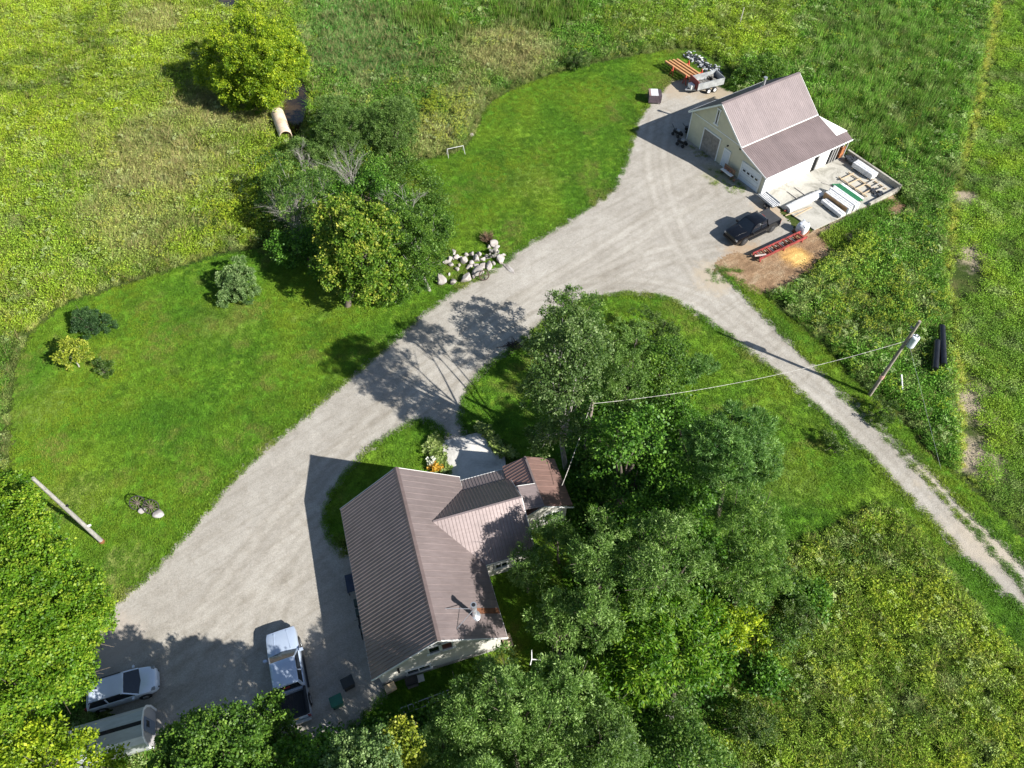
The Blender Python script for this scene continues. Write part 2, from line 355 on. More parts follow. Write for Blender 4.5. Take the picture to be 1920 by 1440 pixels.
DRIVE = smooth_poly(W2([(172, 1195), (215, 1130), (300, 1060), (380, 962), (470, 862), (560, 788), (650, 713), (730, 645), (800, 582), (850, 545), (930, 505), (975, 465), (1040, 430), (1095, 395),
    (1145, 362), (1168, 320), (1182, 270), (1198, 218), (1232, 180), (1255, 150), (1300, 145), (1370, 165), (1420, 230), (1460, 330), (1450, 390), (1500, 440), (1420, 500), (1375, 512), (1345, 500),
    (1380, 538), (1432, 590), (1480, 640), (1550, 705), (1620, 768), (1700, 838), (1790, 930), (1850, 990), (1960, 1095), (2000, 1230), (1960, 1180), (1830, 1070), (1760, 992), (1700, 932), (1640, 868), (1570, 800), (1500, 739),
    (1430, 679), (1360, 628), (1300, 584), (1250, 559), (1190, 550), (1125, 556), (1060, 579), (1000, 624), (950, 665), (900, 700), (872, 745), (863, 790), (880, 830), (840, 840), (830, 806), (800, 787), (755, 801),
    (700, 836), (660, 880), (625, 921), (609, 960), (614, 1003), (700, 1100), (740, 1280), (690, 1345), (640, 1372), (560, 1392), (460, 1400), (330, 1400), (190, 1330)]), 1)
TRACKS = [[(330, 1250), (450, 1080), (600, 900), (760, 740), (880, 640), (1000, 560), (1130, 480), (1250, 400), (1320, 360)],
    [(450, 1290), (520, 1080), (660, 880), (820, 715), (930, 620), (1060, 545), (1180, 532), (1290, 552), (1385, 605), (1500, 700), (1620, 803), (1740, 920), (1900, 1085), (1990, 1180)],
    [(1420, 625), (1350, 560), (1290, 480), (1250, 400), (1225, 300), (1240, 215)], [(1360, 455), (1250, 475), (1120, 520), (980, 590), (900, 680), (868, 770), (872, 830)], [(250, 1270), (380, 1180), (520, 1100), (600, 1000), (640, 930)]]
DIRT = smooth_poly(W2([(1330, 505), (1372, 470), (1420, 485), (1480, 452), (1500, 440), (1540, 425), (1600, 395), (1640, 372), (1672, 362), (1695, 385), (1690, 402), (1640, 415), (1600, 445), (1545, 485), (1500, 525), (1440, 550), (1400, 548), (1360, 520)]))
m = m_ground(); gp = 1400.
tag(MB().add([(-gp, -gp, 0), (gp, -gp, 0), (gp, gp, 0), (-gp, gp, 0)], [(0, 1, 2, 3)]).build('ground', m), kind='structure')
LM = m_lawn()
CREEK = W2([(540, 150), (572, 158), (580, 185), (572, 215), (560, 250), (550, 268), (538, 262), (536, 225), (532, 200), (534, 175)])
CREEK2 = W2([(395, -20), (415, 8), (435, 18), (452, 14), (440, -10), (430, -30)])
sheet('lawn', [LAWN_W], .3, .02, LM, .35, 1.2, holes=[CREEK])
sheet('lawn', [ISLAND, WEDGE, YARD_S], .22, .02, LM, .25, .9)
sheet('lawn', [VERGE_E, VERGE_W], .22, .024, LM, .35, .9)
sheet('driveway', [DRIVE], .13, .032, m_gravel(), .30, .8, grow=.14, lines=TRACKS)
sheet('bare_soil', [DIRT], .14, .042, m_dirt(), .6, 1.1)
t = NT('creek_water'); p_ = t.pos(); WATER = t.fin(t.ramp(t.noise(p_, .5, 3), [(.4, (.012, .009, .005)), (.7, (.06, .038, .014))]), .08, 0, .5)
for k in (CREEK, CREEK2):
    tag(MB().add([(x, y, .026) for x, y in k[::-1]], [tuple(range(len(k)))]).build('creek', WATER), kind='structure')
# ---------------------------------------------------------------- buildings
def ribbed(mb, poly, ribdir, pitch, w=.035, h=.03, t=.06, off=0.):
    """roof sheet with raised ribs running along ribdir"""
    Pp = [Vector(p) for p in poly]; mb.slab(Pp, t); nrm = Vector((0, 0, 0))
    for i in range(len(Pp)): nrm += Pp[i].cross(Pp[(i+1) % len(Pp)])
    nrm.normalize()
    if nrm.z < 0: nrm = -nrm
    u = Vector(ribdir); u = (u-nrm*u.dot(nrm)).normalized(); v = nrm.cross(u); O = Pp[0]
    Q = [((p-O).dot(u), (p-O).dot(v)) for p in Pp]; lo = min(q[1] for q in Q); hi = max(q[1] for q in Q)
    k = lo+pitch*.5+off
    while k < hi-.01:
        xs = []
        for i in range(len(Q)):
            a = Q[i]; b = Q[(i+1) % len(Q)]
            if (a[1] > k) != (b[1] > k): xs.append(a[0]+(b[0]-a[0])*(k-a[1])/(b[1]-a[1]))
        xs.sort()
        for j in range(0, len(xs)-1, 2):
            if xs[j+1]-xs[j] > .08:
                A = O+u*(xs[j]+.01)+v*k; B = O+u*(xs[j+1]-.01)+v*k; c = [A-v*w*.9, A-v*w*.35+nrm*h, A+v*w*.35+nrm*h, A+v*w*.9]
                d = [q+(B-A) for q in c]; mb.add(c+d, [(0, 1, 5, 4), (1, 2, 6, 5), (2, 3, 7, 6), (0, 3, 2, 1), (4, 5, 6, 7)])
        k += pitch
def window(parent, c, wd, ht, n, up=(0, 0, 1), panes=2, frame=None, glass=None, name='window', out=.04, label=None, fw=.08):
    """framed window centred at c, facing n"""
    n = Vector(n).normalized(); upv = Vector(up); r = upv.cross(n).normalized(); c = Vector(c)
    M = Matrix((r, upv, n)).transposed(); f = MB()
    f.box(c+upv*(ht/2)+n*out, (wd+2*fw, fw, .08), M=M); f.box(c-upv*(ht/2)+n*(out+.01), (wd+2*fw+.06, fw, .12), M=M)
    for k in range(panes+1): f.box(c+r*(-wd/2+wd*k/panes)+n*out, (fw*.8, ht-.01, .07), M=M)
    fo = f.build(name, frame or WHITE, parent)
    if label: fo['label'] = label
    g = MB().box(c+n*.012, (wd, ht, .02), M=M).build('pane', glass or GLASS, fo)
    return fo
ROOF_M = m_roof('brown_metal_roof', (.222, .178, .172)); ROOF_B = m_roof('taupe_metal_roof', (.185, .150, .150), .55, metal=.05); ROOF_L = m_roof('mauve_metal_roof', (.165, .128, .126), .6, metal=.1)
SID = m_siding('cream_siding', (.62, .58, .43)); SIDH = m_siding('house_siding', (.58, .56, .50)); CONC = m_concrete()
HO = Vector((-7.836, 24.207, 0)); HZ = math.atan2(.29543, .95536)
house = thing('house', HO, 'brown metal-roofed house with a side wing, beside the gravel yard', 'house', HZ)
def L(s, t, h): return (t, -s, h)
E_H, R_H, E_T, W_T = 2.82, 6.3, 4.22, -4.4
# walls
mb = MB(); wt = 3.85; we = -4.05; g = (R_H-E_H)/E_T
ring_ = [L(.25, we, 0), L(11.6, we, 0), L(11.6, wt, 0), L(.25, wt, 0)]
hw = R_H-g*wt-.09; hwW = R_H-(R_H-E_H)/4.4*abs(we)-.09
for s in (.25, 11.6):
    a = [L(s, we, 0), L(s, wt, 0), L(s, wt, hw), L(s, 0, R_H-.09), L(s, we, hwW)]
    mb.add(a, [(0, 1, 2, 3, 4)] if s > 1 else [(4, 3, 2, 1, 0)])
mb.add([L(.25, we, 0), L(11.6, we, 0), L(11.6, we, hwW), L(.25, we, hwW)], [(0, 1, 2, 3)])
mb.add([L(.25, wt, 0), L(11.6, wt, 0), L(11.6, wt, hw), L(.25, wt, hw)], [(3, 2, 1, 0)])
mb.build('wall', SIDH, house)
FND = m_concrete('foundation', (.30, .29, .27), (.16, .155, .14))
MB().box((-.1, -5.925, .2), (8.02, 11.47, .4)).build('foundation', FND, house)
# main roof: west and east slope, ridge cap, fascia
mb = MB(); y1 = -11.95
ribbed(mb, [(0, .05, R_H), (W_T, .05, E_H), (W_T, y1, E_H), (0, y1, R_H)], (1, 0, g), .235, .04, .045)
ribbed(mb, [(0, .05, R_H), (0, y1, R_H), (E_T, y1, E_H), (E_T, .05, E_H)], (1, 0, -g), .47, .022, .018)
rf = mb.build('roof', ROOF_M, house)
c = MB(); c.slab([(-.2, .1, R_H-.155+.035), (0, .1, R_H+.045), (0, y1-.05, R_H+.045), (-.2, y1-.05, R_H-.155+.035)], .03)
c.slab([(0, .1, R_H+.045), (.2, .1, R_H-.155+.035), (.2, y1-.05, R_H-.155+.035), (0, y1-.05, R_H+.045)], .03)
c.build('ridge_cap', m_roof('ridge_metal', (.16, .12, .115)), rf)
f = MB()
for yy in (.07, y1-.02):
    f.bar((0, yy, R_H-.10), (W_T, yy, E_H-.10), .03, .18); f.bar((0, yy, R_H-.10), (E_T, yy, E_H-.10), .03, .18)
f.bar((W_T+.0, .05, E_H-.1), (W_T, y1, E_H-.1), .03, .12); f.bar((E_T, .05, E_H-.1), (E_T, y1, E_H-.1), .03, .12)
f.build('fascia', WHITE, house)
rp = MB(); zz = lambda x: R_H-g*x
rp.slab([(2.7, -10.0, zz(2.7)+.03), (E_T-.02, -10.0, zz(E_T-.02)+.03), (E_T-.02, -10.36, zz(E_T-.02)+.03), (2.7, -10.36, zz(2.7)+.03)], .02)
o = rp.build('roof_patch', RUST, rf); o['label'] = 'rust-red streak below the chimney'
# chimney with stays
ch = MB(); zb = zz(2.55); ch.tube([(2.55, -10.5, zb-.1), (2.55, -10.5, zb+1.75)], .15, 14); ch.tube([(2.55, -10.5, zb+1.75), (2.55, -10.5, zb+1.95)], .19, 14)
ch.tube([(2.55, -10.5, zb+.02), (2.55, -10.5, zb+.16)], [.36, .17], 14)
for q in (.7, 1.2): ch.ring((2.55, -10.5, zb+q), .155, .018)
cho = ch.build('chimney', STEEL, rf, smooth=40)
MB().tube([(2.55, -10.5, zb+1.94), (2.55, -10.5, zb+1.965)], .12, 12).build('flue', BLACK, cho)
st = MB(); st.bar((2.5, -10.55, zb+1.3), (1.25, -11.3, zz(1.25)), .03); st.bar((2.5, -10.5, zb+1.3), (.9, -10.0, zz(.9)), .03); st.build('stay', STEEL, cho)
# windows of the south gable, east wall
CURT = P('red_curtain_glass', (.16, .035, .03), .3, var=.6, scale=5)
n_ = (0, -1, 0)
window(house, (-.34, -11.6, 3.85), .70, 1.25, n_, panes=1, fw=.12); window(house, (.46, -11.6, 3.85), .70, 1.25, n_, panes=1, fw=.12, glass=CURT, label='window with a red curtain')
window(house, (-1.6, -11.6, .95), 1.5, .85, n_, fw=.1)
b = MB(); b.box((-2.76, -11.68, 2.3), (.14, .16, .2)); b.tube([(-2.76, -11.72, 2.2), (-2.76, -11.78, 2.08)], [.05, .08], 8); b.build('wall_lamp', BLACK, house)
window(house, (-4.05, -3.2, 1.6), 1.1, 1.0, (-1, 0, 0)); window(house, (-4.05, -8.6, 1.6), 1.1, 1.0, (-1, 0, 0)); window(house, (3.85, -9.6, 1.6), 1.0, 1.0, (1, 0, 0))
d_ = MB(); d_.box((-4.09, -6.0, 1.2), (.06, .9, 2.0)); dd = d_.build('door', P('white_door', (.6, .6, .6)), house); MB().tube([(-4.16, -6.32, 1.2), (-4.12, -6.32, 1.2)], .035, 8).build('handle', STEEL, dd)
# wing
WR, WE = 5.05, 2.78; tE = 7.66; sR = 3.95; gs = (WR-WE)/3.0
hN = WR-gs*(sR-1.2)
wing = MB()
for t_ in (7.45,):
    wing.add([L(1.3, t_, 0), L(6.7, t_, 0), L(6.7, t_, WR-gs*2.75-.09), L(sR, t_, WR-.09), L(1.3, t_, hN-.0)], [(4, 3, 2, 1, 0)][:1])
wing.add([L(6.7, 3.8, 0), L(6.7, 7.45, 0), L(6.7, 7.45, WR-gs*2.75-.09), L(6.7, 3.8, WR-gs*2.75-.09)], [(0, 1, 2, 3)])
wing.add([L(1.3, 3.8, 0), L(1.3, 7.45, 0), L(1.3, 7.45, hN-.1), L(1.3, 3.8, hN-.1)], [(3, 2, 1, 0)])
wing.build('wing_wall', SIDH, house)
mt = lambda h: (R_H-h)/g     # t where main roof has height h
mb = MB(); e_ = .02
ribbed(mb, [L(sR, mt(WR)-.05, WR+e_), L(sR, tE, WR+e_), L(sR+3.0, tE, WE+e_), L(sR+3.0, mt(WE)-.05, WE+e_)], (0, -1, -gs), .235, .03, .028)
ribbed(mb, [L(sR, mt(WR)-.05, WR+e_), L(sR, tE, WR+e_), L(1.2, tE, hN+e_), L(1.2, mt(hN)-.05, hN+e_)], (0, 1, -gs), .235, .045, .05)
mb.build('wing_roof', ROOF_M, house)
f = MB(); f.bar(L(sR, tE+.02, WR-.08), L(sR+3.0, tE+.02, WE-.08), .03, .17); f.bar(L(sR, tE+.02, WR-.08), L(1.2, tE+.02, hN-.08), .03, .17)
f.bar(L(sR+3.0, E_T, WE-.08), L(sR+3.0, tE, WE-.08), .03, .14); f.build('fascia', WHITE, house)
MB().bar(L(sR, mt(WR), WR+.045), L(sR, tE, WR+.045), .12, .03).build('ridge_cap', ROOF_B, house)
window(house, L(6.72, 5.35, 1.55), .85, .75, (0, -1, 0)); window(house, L(1.28, 6.0, 1.5), 1.0, .9, (0, 1, 0))
# porch strip north of the wing
mb = MB(); ribbed(mb, [L(1.16, 4.2, 2.94), L(1.16, 7.5, 2.94), L(.12, 7.5, 2.55), L(.12, 4.2, 2.55)], (0, 1, -.37), .235, .03, .03)
mb.build('porch_roof', ROOF_M, house)
MB().bar(L(.10, 4.2, 2.5), L(.10, 7.45, 2.5), .03, .10).build('fascia', WHITE, house)
for t_ in (4.35, 6.0, 7.4): MB().bar(L(.22, t_, 0), L(.22, t_, 2.48), .1).build('porch_post', WHITE, house)
# north-east addition with its own gable
NR, NE = 4.05, 2.62; tr, te = 9.05, 11.35; gn = (NR-NE)/(te-tr); n0, n1 = .42, 4.55
a = MB()
for s in (n0+.25, n1-.35):
    q = [L(s, 7.6, 0), L(s, te-.35, 0), L(s, te-.35, NR-gn*(te-.35-tr)-.08), L(s, tr, NR-.08), L(s, 7.6, NR-gn*(tr-7.6)-.08)]
    a.add(q, [(0, 1, 2, 3, 4)] if s > 2 else [(4, 3, 2, 1, 0)])
a.add([L(n0+.25, te-.35, 0), L(n1-.35, te-.35, 0), L(n1-.35, te-.35, 2.7), L(n0+.25, te-.35, 2.7)], [(3, 2, 1, 0)])
a.add([L(n0+.25, 7.6, 0), L(n1-.35, 7.6, 0), L(n1-.35, 7.6, 3.0), L(n0+.25, 7.6, 3.0)], [(0, 1, 2, 3)])
a.build('addition_wall', SIDH, house)
mb = MB(); RW = NR-gn*(tr-7.4)
ribbed(mb, [L(n0, tr, NR), L(n0-.25, 7.4, RW), L(n1, 7.4, RW), L(n1, tr, NR)], (1, 0, gn), .235, .03, .035)
ribbed(mb, [L(n0, tr, NR), L(n1, tr, NR), L(n1-.15, te, NE), L(n0, te, NE)], (1, 0, -gn), .47, .02, .018)
ar = mb.build('addition_roof', m_roof('reddish_metal_roof', (.25, .155, .132)), house)
mb = MB(); ribbed(mb, [L(2.75, 7.75, 4.42), L(2.75, 9.1, 4.08), L(4.6, 9.1, 4.08), L(4.6, 7.75, 4.42)], (1, 0, -.25), .47, .02, .018)
mb.slab([L(2.75, 7.75, 4.42), L(2.62, 7.45, 3.2), L(4.7, 7.45, 3.2), L(4.6, 7.75, 4.42)], .05); mb.build('saddle_roof', ROOF_B, house)
f = MB(); f.bar(L(n1+.02, tr, NR-.07), L(n1+.02, te, NE-.07), .03, .14); f.bar(L(n1+.02, tr, NR-.07), L(n1+.02, 7.5, RW-.07), .03, .14)
f.bar(L(2.72, 7.75, 4.37), L(2.72, 9.1, 4.03), .03, .1); f.bar(L(2.72, 7.75, 4.37), L(2.6, 7.45, 3.2), .03, .1); f.build('fascia', WHITE, house)
MB().bar(L(n0, tr, NR+.03), L(n1, tr, NR+.03), .14, .03).build('ridge_cap', ROOF_M, house)
window(house, L(n1-.34, 9.9, 1.6), 1.1, .9, (0, -1, 0)); window(house, L(2.5, te-.34, 1.5), 1., .9, (1, 0, 0))
# patio slab
tag(MB().prism([L(*p, 0)[:2] for p in ((-5.14, 3.74), (-5.1, 7.11), (-2.42, 8.35), (1.2, 7.62), (1.25, 4.0), (-1.2, 4.0), (-2.48, 3.79))], .02, .10).build('patio', m_concrete('patio_concrete', (.48, .465, .44), (.33, .32, .30)), loc=HO, rz=HZ), kind='structure')

# ---------------------------------------------------------------- barn / workshop
BO = Vector((21.764, 67.387, 0)); BD = Vector((.84636, .53261, 0)); BZ = math.atan2(-.84636, .53261)   # local x = across (east), local y = along the ridge
barn = thing('workshop_barn', BO, 'cream workshop with a brown metal roof and lean-to, by the concrete yard', 'barn', BZ)
def K(s, t, h): return (t, s, h)
RH, EH, LH = 6.6, 3.68, 2.42; tw, tm, tl = -4.3, 4.0, 8.12; gb = (RH-EH)/4.0; ge = (EH-LH)/(tl-tm); S0, S1 = 0., 11.2
mb = MB()
def gable(s, flip, wl=-4.0, wr=7.8):
    q = [K(s, wl, 0), K(s, wr, 0), K(s, wr, EH-ge*(wr-tm)-.08), K(s, tm, EH-.08), K(s, 0, RH-.1), K(s, wl, RH-gb*4.0-.1)]
    mb.add(q, [(0, 1, 2, 3, 4, 5)] if not flip else [(5, 4, 3, 2, 1, 0)])
gable(.35, False); gable(11.0, True)
mb.add([K(.35, -4, 0), K(11, -4, 0), K(11, -4, RH-gb*4-.1), K(.35, -4, RH-gb*4-.1)], [(0, 1, 2, 3)])
mb.build('wall', SID, barn)
WW = m_siding('white_siding', (.80, .80, .78)); mb = MB()
mb.box((7.8, (.35+7.5)/2, 1.22), (.10, 7.15, 2.44)); mb.build('side_wall', WW, barn); MB().box((7.8, 9.15, 1.22), (.10, 1.5, 2.44)).build('side_wall', WW, barn)
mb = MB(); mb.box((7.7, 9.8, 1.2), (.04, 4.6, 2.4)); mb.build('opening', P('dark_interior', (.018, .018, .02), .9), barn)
for s in (8.15, 10.35, 10.75, 11.2, 11.9, 12.6): MB().box((7.85, s, 1.2), (.14, .12, 2.4)).build('post', P('grey_timber', (.30, .29, .28), .8), barn)
tag(MB().box((7.75, 12.0, 1.0), (.5, .5, 1.3)).build('stored_panel', P('rust_panel', (.34, .12, .04), .8, var=.6), barn))
mb = MB()
ribbed(mb, [K(S0, 0, RH), K(S1, 0, RH), K(S1, tm, EH+.02), K(S0, tm, EH+.02)], (1, 0, -gb), .24, .025, .016)
ribbed(mb, [K(S0, 0, RH), K(S0, tw, RH-gb*4.3), K(S1, tw, RH-gb*4.3), K(S1, 0, RH)], (1, 0, gb), .24, .03, .03)
br = mb.build('roof', ROOF_B, barn)
c = MB(); c.bar(K(S0-.02, 0, RH+.03), K(S1+.02, 0, RH+.03), .3, .03); c.build('ridge_cap', ROOF_B, br)
mb = MB()
ribbed(mb, [K(S0, tm-.1, EH-.06), K(11.3, tm-.1, EH-.06), K(11.3, 7.0, LH+ge*(tl-7.0)), K(12.85, 7.0, LH+ge*(tl-7.0)), K(12.75, tl, LH), K(S0, tl, LH)], (1, 0, -ge), .24, .025, .016)
mb.build('lean_to_roof', ROOF_L, barn)
mb = MB(); mb.slab([K(11.32, 3.9, 3.55), K(13.0, 6.98, LH+ge*(tl-7.0)-.01), K(11.32, 6.98, LH+ge*(tl-7.0)-.01)], .05); mb.build('white_panel', WHITE, barn)
f = MB(); z4 = RH-gb*4.3
f.bar(K(S0-.02, 0, RH-.1), K(S0-.02, tm, EH-.1), .03, .18); f.bar(K(S0-.02, 0, RH-.1), K(S0-.02, tw, z4-.1), .03, .18); f.bar(K(S0-.02, tm, EH-.15), K(S0-.02, tl, LH-.08), .03, .16)
f.bar(K(S0, tm+.02, EH+.03), K(S1, tm+.02, EH+.03), .10, .05); f.bar(K(S0, tl+.02, LH-.03), K(12.75, tl+.02, LH-.03), .05, .14); f.bar(K(S0, tw-.02, z4-.05), K(S1, tw-.02, z4-.05), .05, .14)
f.bar(K(S1+.02, 0, RH-.1), K(S1+.02, tm, EH-.1), .03, .18)
f.bar(K(.31, -4.0, 0), K(.31, -4.0, 3.5), .12, .04); f.bar(K(.31, 7.8, 0), K(.31, 7.8, 2.4), .14, .06); f.bar(K(.33, -3.8, 3.45), K(.33, 3.8, 3.45), .02, .1)
f.build('trim', WHITE, barn)
def door(nm, t0, t1, h, mat, fr=.12, label=None):
    d = MB().box(((t0+t1)/2, .31, h/2+.03), (t1-t0, .06, h)).build(nm, mat, barn)
    q = MB(); q.box((t0-fr/2, .29, h/2+.05), (fr, .1, h+.1)); q.box((t1+fr/2, .29, h/2+.05), (fr, .1, h+.1)); q.box(((t0+t1)/2, .29, h+.13), (t1-t0+2*fr, .098, .14)); q.build('frame', WHITE, d)
    if label: d['label'] = label
    return d
bd = door('sliding_door', -1.7, .75, 2.6, P('grey_board_door', (.26, .235, .21), .8, var=.25), label='large grey double door')
q = MB(); q.box((-.45, .27, 1.3), (.05, .04, 2.5)); q.build('centre_strip', P('grey_timber', (.30, .29, .28)), bd)
dd = door('entry_door', 1.68, 2.55, 2.0, P('bluish_white_door', (.62, .66, .70), .4, var=.04), .08); MB().tube([(2.42, .24, 1.0), (2.42, .28, 1.0)], .04, 8).build('handle', STEEL, dd)
gd = door('garage_door', 4.5, 7.2, 2.02, P('garage_white', (.66, .70, .74), .4, var=.04), .13)
q = MB()
for k in range(1, 4): q.box((5.85, .275, k*.5+.03), (2.7, .012, .02))
q.build('panel_seam', P('grey_timber', (.30, .29, .28)), gd)
for k in range(4):
    q = MB().box((4.95+k*.6, .27, 1.33), (.36, .02, .2)).build('pane', GLASS, gd)
window(barn, (-.4, .35, 4.75), .34, 1.75, (0, -1, 0), panes=1, fw=.16)
q = MB(); q.box((1.95, .27, 2.6), (.16, .16, .14)); q.build('wall_lamp', BLACK, barn); q = MB(); q.box((3.75, .2, 3.3), (.2, .2, .16)); q.build('yard_lamp', BLACK, barn)
ch = MB(); ch.tube([(-.35, 6.2, 6.0), (-.35, 6.2, 7.3)], .13, 12); ch.tube([(-.35, 6.2, 7.3), (-.35, 6.2, 7.45)], .2, 12); ch.tube([(-.35, 6.2, 6.3), (-.35, 6.2, 6.5)], [.3, .16], 12); ch.build('chimney', STEEL, br, smooth=40)
# concrete yard slab (open ground of the place) and the low retaining walls
PADC = m_concrete('yard_concrete', (.37, .355, .315), (.22, .21, .18))
tag(MB().prism([(7.95, .45), (14.8, .95), (15.0, 8.2), (14.95, 13.1), (7.6, 13.2), (7.85, 12.0)], .03, .14).build('concrete_pad', PADC, loc=BO, rz=BZ), kind='structure')
def rwall(a, b, h, label, w=.28):
    q = MB().bar((*a, h/2), (*b, h/2), w, h).build('retaining_wall', m_concrete('wall_concrete', (.36, .34, .29), (.22, .20, .17)), bevel=.03)
    q.location = BO; q.rotation_euler = (0, 0, BZ); tag(q, label, 'wall')
rwall((7.75, 13.35), (15.15, 13.22), .75, 'low concrete wall along the weedy far end of the yard'); rwall((15.1, 13.05), (15.15, 8.5), .5, 'short concrete wall at the outer edge of the yard')
# ---------------------------------------------------------------- vehicles (local x forward, y left)
def loft(stations, name, mat, parent, smooth=38, cap=True, close=True):
    """stations: list of rings (equal length lists of points)"""
    m = MB(); n = len(stations[0]); vs = [p for r in stations for p in r]; fs = []
    for i in range(len(stations)-1):
        for k in range(n if close else n-1):
            k2 = (k+1) % n; fs.append((i*n+k, (i+1)*n+k, (i+1)*n+k2, i*n+k2))
    if cap: fs.append(tuple(range(n))); fs.append(tuple((len(stations)-1)*n+k for k in range(n))[::-1])
    m.add(vs, fs); return m.build(name, mat, parent, smooth=smooth)
def body_ring(x, hw, zt, zb, crown=.03, sh=.10):
    return [(x, -hw*.93, zb), (x, -hw, zb+.14), (x, -hw, zt-sh*1.6), (x, -hw*.965, zt-sh*.55), (x, -hw*.86, zt-.01), (x, -hw*.4, zt+crown*.8), (x, 0, zt+crown), (x, hw*.4, zt+crown*.8),
            (x, hw*.86, zt-.01), (x, hw*.965, zt-sh*.55), (x, hw, zt-sh*1.6), (x, hw, zb+.14), (x, hw*.93, zb)]
def wheel(root, x, y, r, w, rimmat):
    s = 1 if y > 0 else -1
    t = MB().tube([(x, y-s*w/2, r), (x, y-s*w*.42, r), (x, y+s*w*.42, r), (x, y+s*w/2, r)], [r*.93, r, r, r*.93], 22).build('wheel', RUBBER, root, smooth=40)
    q = MB().tube([(x, y+s*(w/2-.02), r), (x, y+s*(w/2+.012), r)], [r*.62, r*.56], 16)
    for k in range(5):
        a = k*2*math.pi/5; q.bar((x, y+s*(w/2+.015), r), (x+math.cos(a)*r*.55, y+s*(w/2+.015), r+math.sin(a)*r*.55), .06, .03, up=(0, 1, 0))
    q.build('rim', rimmat, t, smooth=40)
def cabin(root, xs, hwb, hwt, zb, zt, paint, roofinset=.0, rails=False):
    """xs = (windshield base, windshield top, rear top, rear base)"""
    x0, x1, x2, x3 = xs
    g = MB(); b = [(x0, -hwb, zb), (x0+.12, 0, zb+.01), (x0, hwb, zb)]; 
    # glass house (slightly inside the pillars)
    V = [(x0, -hwb+.02, zb), (x0, hwb-.02, zb), (x1, hwt, zt-.02), (x1, -hwt, zt-.02), (x3, -hwb+.02, zb), (x3, hwb-.02, zb), (x2, hwt, zt-.02), (x2, -hwt, zt-.02)]
    ws = MB().add([V[0], (x0+.14, 0, zb+.01), V[1], V[2], (x1+.05, 0, zt), V[3]], [(0, 1, 4, 5), (1, 2, 3, 4)]).build('windshield', GLASS, root, smooth=60)
    MB().add([V[4], V[5], V[6], V[7]], [(3, 2, 1, 0)]).build('rear_window', GLASS, root)
    for s, q in ((-1, (V[0], V[4], V[7], V[3])), (1, (V[5], V[1], V[2], V[6]))):
        MB().add(q, [(0, 1, 2, 3)]).build('side_window', GLASS, root)
    p = MB()
    for s in (-1, 1):
        yb, yt = s*hwb, s*(hwt+.01)
        MB().bar((x0-.02, yb*.985, zb-.02), (x1, yt, zt-.01), .07, .06).build('pillar', paint, root); MB().bar((x3+.02, yb*.985, zb-.02), (x2, yt, zt-.01), .16, .06).build('pillar', paint, root)
        MB().bar(((x0*.42+x3*.58), yb, zb-.02), ((x1*.45+x2*.55), yt+.005*s, zt-.02), .07, .04).build('pillar', paint, root)
    st = []
    L_ = x1-x2
    for f_, dz, dw in ((-.015, -.035, .985), (.03, 0, 1), (.35, .025, 1.), (.7, .02, 1.), (.96, -.005, .99), (1.02, -.05, .96)):
        x = x1-L_*f_; hw = (hwt+.035)*dw; z = zt+dz
        st.append([(x, -hw, z-.05), (x, -hw, z-.01), (x, -hw*.9, z+.02), (x, 0, z+.045), (x, hw*.9, z+.02), (x, hw, z-.01), (x, hw, z-.05)])
    r = loft(st, 'roof', paint, root)
    return r
def car_paint(name, col, rough=.22, metal=.0, coat=.8):
    t = NT(name); t.bsdf.inputs['Coat Weight'].default_value = coat; t.bsdf.inputs['Coat Roughness'].default_value = .06
    c = t.ramp(t.noise(t.pos(obj=True), 2.2, 4, .6), [(.3, tuple(x*.93 for x in col)), (.7, col)])
    return t.fin(c, rough, metal, .5)
TAIL = P('tail_lamp', (.20, .008, .006), .25); HEAD = P('head_lamp', (.45, .47, .5), .08, .5); SILR = P('alloy_rim', (.38, .39, .4), .3, .9)
